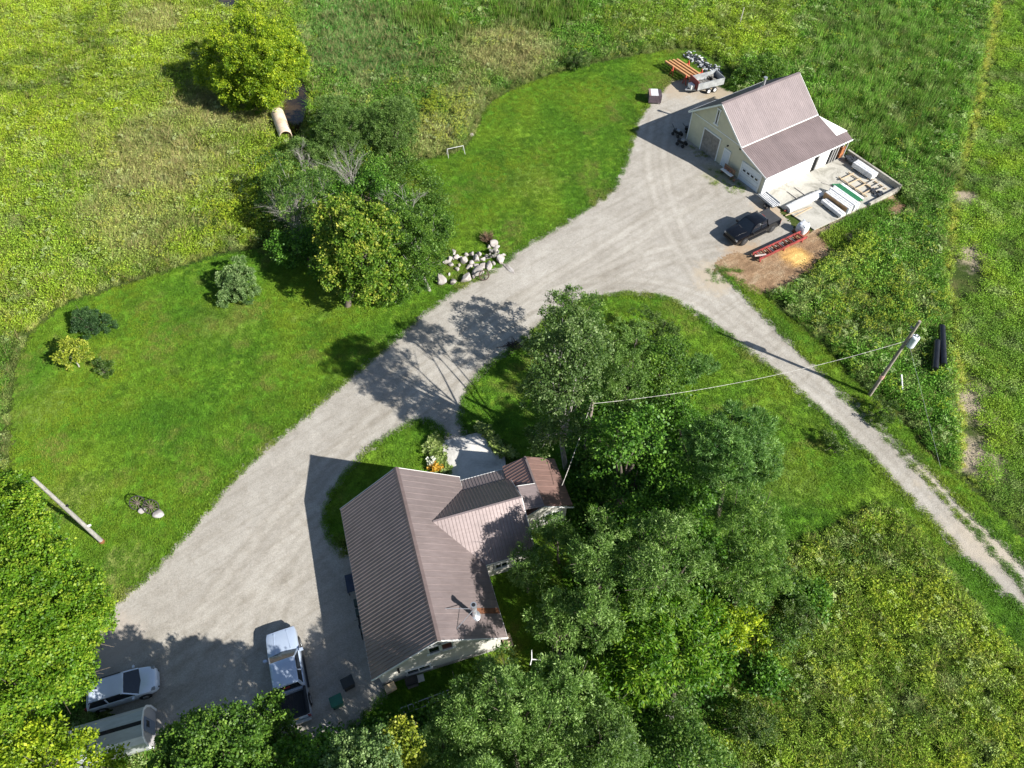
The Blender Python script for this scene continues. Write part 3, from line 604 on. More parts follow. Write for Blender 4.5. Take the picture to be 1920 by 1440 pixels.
def pickup(loc, rz, label, paint, cover=False, dark=False, rim=SILR):
    r = thing('pickup_truck', loc, label, 'pickup truck', rz)
    H = .97; Z = 1.12
    st = [body_ring(2.93, .74, .90, .42), body_ring(2.86, .90, 1.00, .36), body_ring(2.6, .97, 1.07, .34), body_ring(2.0, .99, 1.13, .34), body_ring(1.35, 1.0, 1.17, .34), body_ring(.9, 1.0, 1.15, .34), body_ring(-1.13, 1.0, 1.15, .34, 0.)]
    loft(st, 'body', paint, r)
    cabin(r, (1.30, .62, -.95, -1.10), .93, .74, 1.15, 1.84, paint)
    b = MB()
    for s in (-1, 1):
        b.box((-2.0, s*.93, .76), (1.72, .14, .82)); 
    b.box((-2.84, 0, .78), (.07, 1.72, .74)); b.box((-1.17, 0, .8), (.05, 1.72, .70))
    bed = b.build('bed_side', paint, r, bevel=.025, smooth=40)
    lin = MB(); lin.box((-2.0, 0, .60), (1.6, 1.70, .06))
    for k in range(11): lin.box((-2.0, -.75+k*.15, .645), (1.55, .05, .035))
    lin.box((-2.0, -.845, .88), (1.6, .03, .5)); lin.box((-2.0, .845, .88), (1.6, .03, .5)); lin.build('bed_liner', P('black_liner', (.02, .02, .022), .6), r)
    rl = MB(); rl.box((-2.0, -.93, 1.185), (1.7, .15, .03)); rl.box((-2.0, .93, 1.185), (1.7, .15, .03)); rl.box((-2.84, 0, 1.165), (.08, 1.7, .03)); rl.build('bed_rail', BLACK, r)
    if cover:
        c = MB(); c.box((-2.0, 0, 1.215), (1.7, 1.84, .05)); c.build('bed_cover', P('black_vinyl', (.035, .035, .038), .7), r, bevel=.02)
    MB().box((-2.98, 0, .50), (.18, 1.85, .2)).build('bumper', STEEL if not dark else BLACK, r, bevel=.03)
    MB().box((2.93, 0, .50), (.14, 1.78, .26)).build('bumper', STEEL if not dark else BLACK, r, bevel=.04)
    g = MB(); g.box((2.925, 0, .80), (.05, 1.1, .24)); g.build('grille', BLACK, r)
    for s in (-1, 1):
        MB().box((2.84, s*.74, .86), (.16, .30, .18)).build('headlight', HEAD, r, bevel=.02); MB().box((-2.87, s*.90, .85), (.05, .16, .42)).build('taillight', TAIL, r)
        m = MB(); m.box((1.12, s*1.14, 1.22), (.16, .24, .22)); m.bar((1.1, s*.96, 1.16), (1.12, s*1.1, 1.18), .05); m.build('mirror', BLACK if dark else paint, r, bevel=.02)
        for x in (1.85, -1.85): MB().tube([(x, s*.96, .42), (x, s*1.005, .42)], .47, 24).build('wheel_arch', BLACK, r); wheel(r, x, s*.91, .40, .27, rim)
        MB().box((-.1, s*1.012, .9), (.2, .02, .04)).build('door_handle', STEEL if not dark else BLACK, r)
        MB().box((0.1, s*1.03, .40), (2.4, .16, .05)).build('running_board', BLACK, r)
    MB().box((-1.1, 0, 1.74), (.05, .42, .07)).build('brake_light', TAIL, r)
    for s in (-1, 1): MB().bar((2.72, s*.40, 1.085), (1.40, s*.52, 1.195), .05, .03).build('hood_crease', paint, r)
    return r
WP = car_paint('white_truck_sky_tint', (.47, .55, .68), .3, .3); WP2 = car_paint('white_car_sky_tint', (.60, .67, .78), .3, 0.15); BP = car_paint('black_truck_paint', (.003, .003, .004), .25, coat=.35)  # white bodies coloured blue-grey: the sky's reflection is put into the paint
a = math.atan2(5.4, -1.95)
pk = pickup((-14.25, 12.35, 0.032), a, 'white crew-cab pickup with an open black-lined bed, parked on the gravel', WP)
pl = MB().box((-2.885, -.1, .95), (.012, .32, .17)).build('number_plate', P('yellow_plate', (.62, .42, .04), .5), pk)
pickup((23.95, 55.0, .045), math.atan2(-3.2, -5.2), 'black crew-cab pickup with a closed bed cover, beside the red frame', BP, cover=True, dark=True, rim=P('dark_rim', (.10, .10, .105), .35, .6))
def hatchback(loc, rz, label):
    r = thing('hatchback', loc, label, 'car', rz); p = WP2
    st = [body_ring(2.12, .42, .60, .30), body_ring(2.05, .62, .74, .24), body_ring(1.88, .76, .84, .22), body_ring(1.6, .83, .91, .22), body_ring(1.2, .87, .98, .2), body_ring(.9, .88, 1.02, .2), body_ring(-1.5, .88, 1.03, .2, 0), body_ring(-1.85, .83, 1.0, .24, 0), body_ring(-2.0, .74, .92, .28, 0), body_ring(-2.08, .6, .8, .32, 0)]
    loft(st, 'body', p, r); cabin(r, (1.10, .36, -1.60, -1.92), .83, .64, 1.0, 1.52, p)
    for s in (-1, 1): MB().bar((.25, s*.685, 1.56), (-1.62, s*.68, 1.55), .05, .04).build('roof_rail', BLACK, r)
    MB().box((-1.2, .12, 1.60), (.16, .05, .07)).build('antenna_fin', BLACK, r)
    MB().box((2.055, 0, .62), (.05, .95, .10)).build('grille', BLACK, r); MB().box((2.09, 0, .42), (.05, 1.1, .12)).build('grille', BLACK, r)
    for s in (-1, 1):
        MB().box((1.88, s*.66, .80), (.26, .22, .10)).build('headlight', HEAD, r, bevel=.03); MB().box((-1.98, s*.74, .92), (.12, .16, .3)).build('taillight', TAIL, r, bevel=.02)
        m = MB(); m.box((.82, s*.99, 1.08), (.14, .20, .14)); m.build('mirror', p, r, bevel=.03)
        for x in (1.28, -1.3): MB().tube([(x, s*.84, .34), (x, s*.885, .34)], .38, 22).build('wheel_arch', BLACK, r); wheel(r, x, s*.80, .32, .2, SILR)
        for x in (.1, -.9): MB().box((x, s*.887, .86), (.16, .02, .03)).build('door_handle', p, r)
    return r
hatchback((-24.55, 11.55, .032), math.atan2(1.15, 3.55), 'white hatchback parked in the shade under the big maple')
# ---------------------------------------------------------------- small shed / trailer by the maple
GR = m_roof('pale_shed_metal', (.44, .46, .46), .5); PNK = m_siding('shed_end_boards', (.44, .42, .42))
r = thing('garden_shed', (-23.9, 8.75, 0), 'pale metal shed with a dark slot along its curved roof', 'shed', math.atan2(1.05, 3.6))
st = MB(); mk = MB(); xs = (-2.3, 1.95)
prof = [(-1.15, 0), (-1.2, .9), (-1.05, 1.55), (-.75, 1.95), (-.12, 2.12)]
for s in (-1, 1):
    vs = [(x, s*y, z) for x in xs for y, z in prof]; n = len(prof); st.add(vs, [(i, i+1, n+i+1, n+i) if s < 0 else (i, n+i, n+i+1, i+1) for i in range(n-1)])
sh = st.build('shell', GR, r); MB().box((-.2, 0, 2.03), (4.2, .26, .04)).build('roof_slot', P('dark_slot', (.03, .028, .026), .9), r)
e_ = [(y, z) for y, z in prof]+[(-y, z) for y, z in prof[::-1]]
for x in (1.93, -2.28): MB().add([(x, y, z) for y, z in e_], [tuple(range(len(e_)))]).build('end_wall', PNK, r)

d = MB().box((1.96, 0, 1.0), (.06, .8, 1.5)).build('door', P('blue_grey_door', (.17, .21, .28), .5), r); MB().box((2.0, .05, 1.35), (.03, .35, .4)).build('pane', GLASS, d)
t_ = MB()
for i in range(len(e_)-1): t_.bar((1.97, *e_[i]), (1.97, *e_[i+1]), .14, .04, up=(1, 0, 0))
t_.build('trim', WHITE, r)
# ---------------------------------------------------------------- bins, dish, ladder, pole
def bin_(loc, rz, label, col):
    r = thing('wheelie_bin', loc, label, 'bin', rz); c = P(label[:10], col, .5)
    def ring(z, w, d): return [(-d, -w, z), (d, -w, z), (d, w, z), (-d, w, z)]
    loft([ring(.12, .24, .26), ring(.95, .30, .35)], 'tub', c, r, smooth=10); MB().box((0, 0, 1.0), (.78, .66, .06)).build('lid', c, r, bevel=.02)
    MB().tube([(-.30, -.22, .12), (-.30, .22, .12)], .1, 12).build('wheel', BLACK, r)
bin_((-10.35, 11.85, .03), .5, 'black wheeled bin by the corner of the house', (.014, .016, .015)); bin_((-10.9, 10.75, .03), .45, 'green wheeled bin further out from the house corner', (.012, .10, .06))
AL = P('aluminium', (.42, .43, .43), .35, .8)
q = MB(); A = Vector((-6.9, 10.25, .35)); B = Vector((-3.9, 11.35, .35)); u = (B-A).normalized(); v = Vector((-u.y, u.x, 0))
r = thing('ladder', (-5.4, 10.8, 0), 'aluminium ladder lying in the dark grass behind the house', 'ladder'); r_o = Vector((-5.4, 10.8, 0))
for s in (-.2, .2): MB().bar(A+v*s-r_o, B+v*s-r_o, .05, .08).build('rail', AL, r)
for k in range(10): MB().bar(A+(B-A)*((k+.5)/10)-v*.2-r_o, A+(B-A)*((k+.5)/10)+v*.2-r_o, .035).build('rung', AL, r)
r = thing('weather_vane', (1.25, 13.0, 0), 'small white garden windmill on the grass behind the house', 'windmill')
MB().tube([(0, 0, 0), (0, 0, 1.8)], .035, 8).build('mast', AL, r)
MB().bar((.0, 0, 1.8), (.0, .55, 1.85), .05, .16).build('vane', WHITE, r); MB().bar((0, 0, 1.8), (.55, -.05, 1.82), .05, .05).build('vane', WHITE, r); MB().bar((0, 0, 1.8), (-.1, -.35, 1.8), .05, .09).build('vane', WHITE, r)
def util_pole(base, h, label, extra=True):
    r = thing('utility_pole', base, label, 'utility pole'); WD = m_bark('pole_timber', (.16, .125, .10), (.36, .32, .28))
    MB().tube([(0, 0, -.2), (0, 0, h)], [.16, .115], 12).build('pole', WD, r, smooth=40)
    return r
p1 = G(1630, 741); up = util_pole(p1, 9.2, 'tall wooden utility pole carrying a grey transformer, in the weeds by the drive')
tr_ = MB(); tr_.tube([(.42, -.1, 6.55), (.42, -.1, 7.55)], .30, 18); tr_.tube([(.42, -.1, 7.55), (.42, -.1, 7.62)], [.30, .24], 18); tr_.bar((0, 0, 7.3), (.42, -.1, 7.3), .1); tr_.bar((0, 0, 6.8), (.42, -.1, 6.8), .1)
t_ = tr_.build('transformer', P('transformer_grey', (.62, .66, .70), .35), up, smooth=40)
for x, y in ((.35, -.02), (.5, -.18)): MB().tube([(x, y, 7.6), (x, y, 7.86)], [.05, .03], 8).build('bushing', BLACK, t_)
b = MB(); b.bar((-.25, .1, 8.35), (.0, .0, 8.35), .07); b.tube([(-.28, .1, 8.3), (-.28, .1, 8.55)], .05, 8); b.build('insulator', P('glazed_grey', (.30, .26, .26), .3), up)
MB().tube([(0, 0, 2.35), (0, 0, 2.75)], .175, 12).build('marker_band', P('pink_band', (.62, .36, .32), .6), up)
g = MB(); g.tube([(0, 0, 7.2), (3.4, -7.2, .0)], .007, 5); g.build('guy_wire', STEEL, up)
p2 = G(193, 1017); up2 = util_pole(p2, 9.4, 'weathered grey utility pole beside the big maple at the lawn edge')
up2.children[0].data.materials[0] = m_bark('weathered_pole', (.17, .165, .15), (.34, .33, .30))
MB().tube([(0, 0, 0), (0, 0, .35)], .18, 12).build('base_sleeve', RUST, up2); b = MB(); b.bar((0, 0, 2.6), (.32, .12, 2.6), .1); b.build('bracket', WHITE, up2); b = MB(); b.bar((0, 0, 5.6), (.25, .1, 5.6), .12); b.build('insulator', BLACK, up2)
def wire(a, b_, sag, rad, label, mat, n=24):
    pts = [Vector(a).lerp(Vector(b_), i/n)-Vector((0, 0, sag*4*(i/n)*(1-i/n))) for i in range(n+1)]
    tag(MB().tube(pts, rad, 6).build('service_wire', mat), label, 'wire')
CW = P('pale_cable', (.48, .46, .42), .5, var=.5, scale=6)
PT = G(1108, 757, 7.2)
wire(p1+Vector((0, 0, 7.0)), PT, 1.1, .012, 'pale twisted service cable crossing from the transformer pole to the tall trees', CW)
hs = house.matrix_world if False else None
HW = Vector((HO.x+.95536*10.9+.29543*3.2, HO.y+.29543*10.9-.95536*3.2, 3.6))
wire(PT, HW, .5, .022, 'thin cable dropping through the trees to the house addition', CW)
hp = util_pole(Vector((PT.x+.1, PT.y, 0)), 7.6, 'wooden pole hidden among the trees where the house cable turns')
# ---------------------------------------------------------------- barn yard
def BL(t, s, z=0.): return BO+Vector((.53261*t+.84636*s, -.84636*t+.53261*s, z))
def at_barn(o, t, s, z, rz=0.): o.location = BL(t, s, z); o.rotation_euler = (0, 0, BZ+rz); return o
WRAP = NT('white_wrap'); pw = WRAP.pos(); WRAP.bump(WRAP.noise(pw, 5, 5, .7), .5, .06)
WRAP = WRAP.fin(WRAP.ramp(WRAP.noise(WRAP.pos((1, 1, .3)), 3, 4, .6), [(.3, (.42, .43, .46)), (.6, (.66, .66, .66))]), .35, 0, .5)
BROWNW = P('brown_wrap', (.34, .20, .09), .6, var=.2); TIM = m_wood('sawn_timber', (.36, .27, .17), (.52, .42, .29)); TGREY = m_wood('grey_plank', (.30, .28, .25), (.46, .43, .39))
GREENP = P('green_pipe', (.05, .24, .11), .4)
def stack(t, s, Ln, Wd, Ht, label, rz=0., brown=False, straps=3):
    r = thing('lumber_stack', (0, 0, 0), label, 'lumber stack'); at_barn(r, t, s, .14, rz)
    b = MB(); rnd = random.Random(int(t*77+s*13)); n = max(2, int(Wd/.28))
    for k in range(n):
        l = Ln*(1-.12*rnd.random()); b.box(((rnd.random()-.5)*.2, -Wd/2+(k+.5)*Wd/n, .1+Ht/2+rnd.random()*.06), (l, Wd/n-.045, Ht*(.86+.2*rnd.random())))
    bo = b.build('wrapped_pack', WRAP, r, bevel=.02)
    for k in range(3): MB().box((-Ln*.36+k*Ln*.36, 0, .05), (.09, Wd+.15, .1)).build('bearer', TIM, r)
    if brown: MB().box((-.05, -Wd/2-.015, .1+Ht/2), (Ln*.86, .03, Ht*.92)).build('pack_side', BROWNW, r)
    return r
# x of each stack runs across the yard (east), y along it
stack(13.35, 6.15, 3.5, 1.75, .75, 'big white-wrapped lumber pack with a brown paper side', 0., True)
stack(13.6, 4.75, 2.9, .75, .35, 'narrow pack of white boards in front of the brown-sided pack', -.06)
stack(11.0, 12.35, 3.0, 1.0, .55, 'low pack of white wrapped boards against the far retaining wall', 0)
r = thing('wrapped_bundle', (0, 0, 0), 'long white plastic-wrapped bundle lying beside the workshop', 'bundle'); at_barn(r, 11.15, 3.15, .14, math.pi/2)
b = MB(); N_ = 12
rings = []
for i in range(N_+1):
    x = -2.4+4.8*i/N_; k = 1-.55*abs(i/N_-.45)**2; j = 1+.06*math.sin(i*2.1)
    rings.append([(x, -.48*k*j, .0), (x, -.52*k, .22), (x, -.3*k, .42*j), (x, .05, .47), (x, .36*k, .40), (x, .52*k*j, .18), (x, .48*k, 0)])
loft(rings, 'wrap', WRAP, r, smooth=50); MB().box((-2.5, 0, .06), (.5, .12, .06)).build('red_end_board', RED, r)
r = thing('green_pipe_bundle', (0, 0, 0), 'green plastic pipes laid beside the big lumber pack', 'pipes'); at_barn(r, 12.5, 8.1, .14, 0)
for k in range(4): MB().tube([(-1.7+.1*k, -.3+k*.2, .16), (1.5+.12*k, -.3+k*.2, .16)], .09, 10).build('pipe', GREENP, r, smooth=50)
MB().box((.2, .62, .12), (2.8, .3, .1)).build('white_sheet', WHITE, r)
def frame(t, s, rz, label, Ln=3.2, Wd=1.3, n=4, mat=None):
    r = thing('timber_rack', (0, 0, 0), label, 'rack'); at_barn(r, t, s, .14, rz); mat = mat or TIM
    for y in (-Wd/2, Wd/2): MB().box((0, y, .14), (Ln, .12, .1)).build('rail', TIM, r)
    for k in range(n): MB().box((-Ln/2+Ln*(k+.5)/n, 0, .23), (.12, Wd+.5, .08)).build('crossbar', mat, r)
    return r
frame(12.2, 10.1, 0, 'rack of bare timber rails between the green pipes and the far wall', 3.9, 1.5, 4, TIM)
frame(13.4, 11.5, 0, 'smaller dark-barred rack near the outer corner of the yard', 2.0, 1.1, 3, TGREY)
r = thing('plank_pair', (0, 0, 0), 'two dark planks lying on the slab by the wrapped bundle', 'planks'); at_barn(r, 9.9, 3.6, .14, 0)
MB().box((0, -.6, .05), (1.7, .1, .08)).build('plank', TGREY, r); MB().box((.05, .55, .05), (1.9, .1, .08)).build('plank', TGREY, r)
o = MB(); rb = random.Random(5)
for k in range(16): o.box((rb.uniform(-.9, .9), rb.uniform(-.4, .4), .05+rb.random()*.2), (rb.uniform(.15, .5), rb.uniform(.1, .3), rb.uniform(.05, .25)), rb.random()*3)
r_ = o.build('scrap_heap', P('dark_scrap', (.06, .065, .075), .5, .3, var=.5)); at_barn(r_, 14.4, 10.7, .16); tag(r_, 'heap of dark scrap metal at the outer wall of the yard', 'scrap')
o = MB()
for k in range(10): o.box((rb.uniform(-.5, .5), rb.uniform(-.5, .5), .1+rb.random()*.3), (rb.uniform(.2, .5), rb.uniform(.2, .4), rb.uniform(.1, .3)), rb.random()*3)
r_ = o.build('junk_heap', P('dark_scrap', (.06, .065, .075))); at_barn(r_, 8.9, 12.6, .16); tag(r_, 'small dark heap in the inner corner of the far wall', 'scrap')
for k, (t_, s_, l_, a_, lb) in enumerate(((11.9, 1.6, 3.2, 1.45, 'loose pale board beside the long wrapped bundle'), (12.25, 2.0, 2.6, 1.6, 'shorter loose board beside the long wrapped bundle'), (10.6, 7.6, 1.6, .5, 'loose board in the middle of the concrete yard'))):
    o = MB().box((0, 0, .03), (l_, .11, .05)).build('loose_plank', TIM if k != 2 else TGREY); at_barn(o, t_, s_, .14, a_); tag(o, lb, 'plank')
# black cart with white-striped load
r = thing('flatbed_cart', (0, 0, 0), 'small black cart loaded with boards at the corner of the concrete yard', 'cart'); at_barn(r, 9.3, -.15, .03, -.05)
MB().box((0, 0, .5), (2.2, .95, .12)).build('deck', BLACK, r)
for s in (-1, 1):
    MB().box((0, s*.5, .68), (2.2, .05, .26)).build('side_board', P('grey_side', (.45, .46, .47)), r)
    for x in (.7, .3): wheel(r, x, s*.62, .26, .16, SILR)
q = MB()
for k in range(4): q.box((.0+.05*k, -.3+k*.2, .62+.02*k), (2.3, .12, .06))
q.build('board', WRAP, r)
# red conveyor frame
r = thing('red_steel_frame', (0, 0, 0), 'long red steel roller frame lying on the brown soil', 'steel frame'); at_barn(r, 14.85, -4.0, .045, math.pi/2-.03)
for s in (-1, 1): MB().box((0, s*.45, .42), (6.3, .10, .28)).build('side_rail', RED, r, bevel=.01)
for k in range(9): MB().box((-2.8+k*.7, 0, .40), (.10, .84, .12)).build('crossbar', RED, r)
for k, x in enumerate((-2.9, 0.2, 2.6)):
    for s in (-1, 1): MB().box((x, s*.45, .14), (.12, .10, .28)).build('leg', RED, r)
rr = random.Random(3)
for k in range(12): MB().tube([(-2.6+k*.47, -.4, .44), (-2.6+k*.47+rr.uniform(-.05, .05), .4, .44)], .05, 8).build('roller', RUST if k % 3 else AL, r)
MB().bar((-3.2, .1, .45), (-2.2, -.35, .55), .14, .08).build('loose_board', P('pinkish_board', (.55, .45, .40)), r)
# white bulk bag
r = thing('bulk_bag', (0, 0, 0), 'white bulk bag standing at the end of the red steel frame', 'bulk bag'); at_barn(r, 14.25, -.35, .05, .2)
rings = []
for z, k in ((0, .85), (.15, .98), (.5, 1.04), (.85, .98), (1.02, .8), (1.1, .5)):
    rings.append([(.55*k*math.copysign(abs(math.cos(a_))**.5, math.cos(a_)), .55*k*math.copysign(abs(math.sin(a_))**.5, math.sin(a_)), z+.03*math.sin(5*a_+z*4)) for a_ in [i*math.pi/8 for i in range(16)]])
loft(rings, 'sack', WRAP, r, smooth=60)
for sx in (-1, 1):
    for sy in (-1, 1): MB().tube([(sx*.4, sy*.4, 1.0), (sx*.3, sy*.3, 1.22), (sx*.12, sy*.36, 1.1)], .025, 6).build('loop', P('blue_strap', (.35, .42, .55)), r)
q = MB().box((0, 0, .05), (1.3, 1.3, .1)); q.build('pallet', RUST, r)
# bench with pots at the barn wall
r = thing('garden_bench', (0, 0, 0), 'white-topped bench with clutter against the barn front wall', 'bench'); at_barn(r, 3.45, -.35, .03, 0)
MB().box((0, -.2, .48), (1.6, .4, .06)).build('seat', WHITE, r); MB().box((0, .15, .75), (1.6, .06, .5)).build('backrest', P('brown_board', (.22, .13, .08)), r)
for x in (-.7, .7): MB().box((x, -.05, .22), (.08, .5, .45)).build('leg', P('brown_board', (.22, .13, .08)), r)
for k in range(4):
    o = MB().tube([(0, 0, 0), (0, 0, .24)], [.10, .15], 10).build('flower_pot', P('clay_pot', (.30, .14, .09), .8)); o.location = BL(2.9+k*.38, -.3, .54) if k < 3 else BL(4.6, -.5, .04)
    tag(o, ['clay pot at the left end of the barn bench', 'second clay pot on the barn bench', 'third clay pot on the barn bench', 'clay pot on the ground right of the barn bench'][k], 'pot')
# dark machinery by barn corner
def machine(t, s, label, seed):
    rr = random.Random(seed); r = thing('lawn_machine', (0, 0, 0), label, 'machine'); at_barn(r, t, s, .03, rr.random())
    MB().box((0, 0, .5), (1.0, .5, .3)).build('engine', BLACK, r, bevel=.04); MB().tube([(-.5, 0, .6), (-.95, 0, 1.05)], .03, 8).build('handle', BLACK, r)
    for x in (-.35, .4):
        for y in (-.33, .33): MB().tube([(x, y-.05, .2), (x, y+.05, .2)], .2, 14).build('wheel', RUBBER, r)
    MB().box((.1, 0, .72), (.4, .3, .15)).build('tank', P('grey_tank', (.25, .26, .27)), r)
machine(-5.1, -.2, 'dark garden machine in the shade behind the barn corner', 1); machine(-4.9, 1.5, 'second dark machine close along the shaded barn side', 2); machine(-3.4, -1.0, 'black machine standing in the shade before the barn front', 4)
# dump trailer
DT = thing('dump_trailer', G(1322, 166), 'silver dump trailer full of scrap, parked behind the barn', 'trailer', math.atan2(.38, .92))
GV = P('dull_galvanised', (.50, .52, .53), .45, .5, var=.25, scale=1.2)
for s in (-1, 1):
    MB().box((0, s*.95, 1.1), (3.7, .06, .85)).build('side_panel', GV, DT)
    MB().tube([(0, 0, 0), (0, 0, .01)], .01, 6)
    for x in (-.3, .55): wheel(DT, x, s*1.1, .34, .22, WHITE)
MB().box((-1.83, 0, 1.2), (.06, 1.9, 1.1)).build('front_panel', P('red_panel', (.28, .05, .05), .6, var=.5, scale=1.), DT); MB().box((1.83, 0, 1.1), (.06, 1.9, .85)).build('tailgate', GV, DT)
MB().box((0, 0, .68), (3.7, 1.9, .08)).build('floor', BLACK, DT)
q = MB(); q.bar((-1.8, -.6, .55), (-2.9, 0, .5), .1); q.bar((-1.8, .6, .55), (-2.9, 0, .5), .1); q.build('drawbar', GV, DT); MB().box((-2.15, 0, .85), (.5, .8, .5)).build('tool_box', WHITE, DT, bevel=.03)
q = MB(); rr = random.Random(9)
for k in range(50): q.box((rr.uniform(-1.6, 1.5), rr.uniform(-.8, .8), .78+rr.random()*.35), (rr.uniform(.1, .6), rr.uniform(.05, .25), rr.uniform(.03, .2)), rr.random()*3)
o = q.build('scrap_load', P('mixed_scrap', (.20, .19, .17), .7, var=.7, scale=4)); o.location = DT.location; o.rotation_euler = DT.rotation_euler; tag(o, 'mixed scrap filling the silver trailer', 'scrap')
# red racks with long brown beams
RK = G(1283, 142); az = math.atan2(G(1310, 160).y-G(1250, 120).y, G(1310, 160).x-G(1250, 120).x)
for k, dx in enumerate((-.9, 1.5)):
    r = thing('red_trestle', RK+Vector((math.cos(az)*dx, math.sin(az)*dx, 0)), ['red steel trestle under the far end of the brown beams', 'red steel trestle under the trailer end of the brown beams'][k], 'trestle', az)
    MB().box((0, 0, .75), (.12, 3.0, .12)).build('beam', P('orange_red', (.50, .09, .05), .5), r)
    for s in (-1, 1):
        for x in (-.3, .3): MB().bar((x, s*1.4, 0), (0, s*1.3, 1.15), .09).build('leg', P('orange_red', (.50, .09, .05), .5), r)
for k in range(4):
    o = MB().box((0, 0, 0), (5.0-.3*k, .26, .26)).build('steel_beam', P('orange_brown_beam', (.48, .25, .11), .5, var=.2), bevel=.01)
    o.location = RK+Vector((-math.sin(az)*(-.75+k*.5)-.3, math.cos(az)*(-.75+k*.5), .95)); o.rotation_euler = (0, 0, az)
    tag(o, ['orange-brown beam lying nearest the lawn edge on the red trestles', 'orange-brown beam second from the lawn side on the red trestles', 'orange-brown beam third from the lawn side on the red trestles', 'shortest orange-brown beam, on the field side of the red trestles'][k], 'beam', 'long brown beams on the trestles')
# crate with white lid
r = thing('feed_crate', G(1226, 190), 'dark timber crate with a white lid standing on the lawn edge', 'crate', -.05)
MB().box((0, 0, .7), (1.5, 1.5, .9)).build('box', P('dark_timber', (.07, .05, .06), .8, var=.4), r); MB().box((-.1, 0, 1.18), (.85, 1.4, .05)).build('lid', WRAP, r); MB().box((-.65, 0, 1.18), (.22, 1.45, .06)).build('board', P('purple_brown', (.22, .14, .13)), r)
for x in (-.6, .6):
    for y in (-.6, .6): MB().box((x, y, .12), (.1, .1, .24)).build('leg', P('dark_timber', (.07, .05, .06)), r)
# plastic-sheeted strip of debris
q = MB(); rr = random.Random(12); a0 = G(1290, 103); a1 = G(1345, 140)
for k in range(260):
    t_ = rr.random(); c = a0.lerp(a1, t_)+Vector((rr.gauss(0, .45), rr.gauss(0, .45), .05+rr.random()*.25)); q.mi = 0 if rr.random() < .6 else (1 if rr.random() < .85 else 2)
    q.box(c, (rr.uniform(.12, .45), rr.uniform(.06, .25), rr.uniform(.03, .12)), rr.random()*3)
tag(q.build('debris_strip', [P('black_plastic_sheet', (.03, .032, .036), .35), P('grey_rubble', (.35, .36, .37)), WHITE]), 'strip of black and grey rubble and sheeting behind the trailer', 'rubble', kind='stuff')
# rocks
def rock(name, c, r_, label, col='rock_pale', sq=(1, 1, .8), seed=0, grp=None):
    rr = random.Random(seed); bm = bmesh.new(); bmesh.ops.create_icosphere(bm, subdivisions=3, radius=1.16)
    pl_ = [(Vector((rr.gauss(0, 1), rr.gauss(0, 1), rr.gauss(0, .8))).normalized(), rr.uniform(.45, .86)) for _ in range(13)]
    for v in bm.verts:
        p = v.co.copy()
        for n, d in pl_:
            k = p.dot(n)-d
            if k > 0: p -= n*k*.85
        v.co = Vector((p.x*sq[0], p.y*sq[1], p.z*sq[2]))*r_+Vector((rr.gauss(0, 1), rr.gauss(0, 1), rr.gauss(0, 1)))*.012*r_
    me = bpy.data.meshes.new(name); bm.to_mesh(me); bm.free(); me.materials.append(ROCKM)
    me.polygons.foreach_set('use_smooth', np.ones(len(me.polygons), dtype=bool)); me.set_sharp_from_angle(angle=R(22))
    o = link(bpy.data.objects.new(name, me)); o.location = c+Vector((0, 0, r_*sq[2]*.55)); o.rotation_euler = (0, 0, rr.random()*6); tag(o, label, 'rock', grp); return o
t = NT('field_stone'); p_ = t.pos(); ROCKM = t.fin(t.mix(1., t.ramp(t.noise(p_, 1.6, 6, .7), [(.3, (.17, .15, .135)), (.5, (.33, .305, .285)), (.75, (.46, .45, .44))]), t.ramp(t.noise(p_, 12, 4, .7), [(.3, (.82, .8, .8)), (.7, (1.08, 1.08, 1.08))]), 'MULTIPLY'), .9, 0, .2)
RC = [(827, 527, .62, 'leftmost large pale boulder of the front row'), (850, 529, .42, 'second small boulder of the front row'), (875, 524, .55, 'third round boulder of the front row'), (897, 512, .72, 'big white boulder behind the iron ring'), (917, 500, .5, 'pale boulder right of the iron ring'),
      (906, 500, .4, 'boulder behind the white boulder'), (938, 487, .55, 'white boulder at the drive end of the pile'), (925, 460, .5, 'topmost pale boulder of the pile'), (930, 472, .42, 'boulder just below the topmost one'), (921, 471, .3, 'small boulder wedged left of the upper ones'),
      (893, 487, .48, 'pointed reddish boulder in the middle of the pile'), (870, 490, .46, 'flat-faced grey boulder left of the pointed one'), (857, 484, .33, 'dark grey boulder behind the flat-faced one'), (851, 474, .35, 'brownish boulder at the back left of the pile'), (843, 488, .33, 'round pinkish boulder at the left of the pile'),
      (836, 492, .3, 'leftmost small upright stone of the pile'), (849, 484, .22, 'little stone between the left boulders'), (934, 480, .3, 'stone between the two right white boulders'), (915, 482, .3, 'flat white stone near the right of the pile'), (880, 500, .3, 'low stone in the shade at the middle of the pile'), (861, 497, .24, 'small low stone in the grass of the pile')]
for i, (x, y, r_, lb) in enumerate(RC): rock('boulder', G(x, y+2), r_, lb, seed=i+3, sq=(1.1, .9, .85) if i % 2 else (.9, 1.1, .95), grp='boulders heaped beside the driveway')
rr = random.Random(31); EX = [(842, 515, 'tiny stone by the front row, left'), (888, 520, 'tiny stone between the third boulder and the ring'), (866, 484, 'cobble just behind the flat-faced boulder'), (874, 478, 'cobble at the back of the pile'), (884, 477, 'cobble beside the dry brush'),
      (899, 478, 'cobble under the dry brush'), (907, 487, 'cobble at the centre right of the pile'), (926, 495, 'cobble wedged beside the right white boulder'), (944, 478, 'outer cobble at the right end of the pile'), (931, 464, 'cobble beside the topmost boulder'), (917, 463, 'cobble left of the topmost boulder'),
      (885, 495, 'dark cobble in the middle shade'), (895, 499, 'second dark cobble in the middle shade'), (846, 497, 'cobble at the lower left of the pile'), (856, 505, 'cobble in the grass inside the pile'), (940, 494, 'cobble at the drive edge of the pile')]
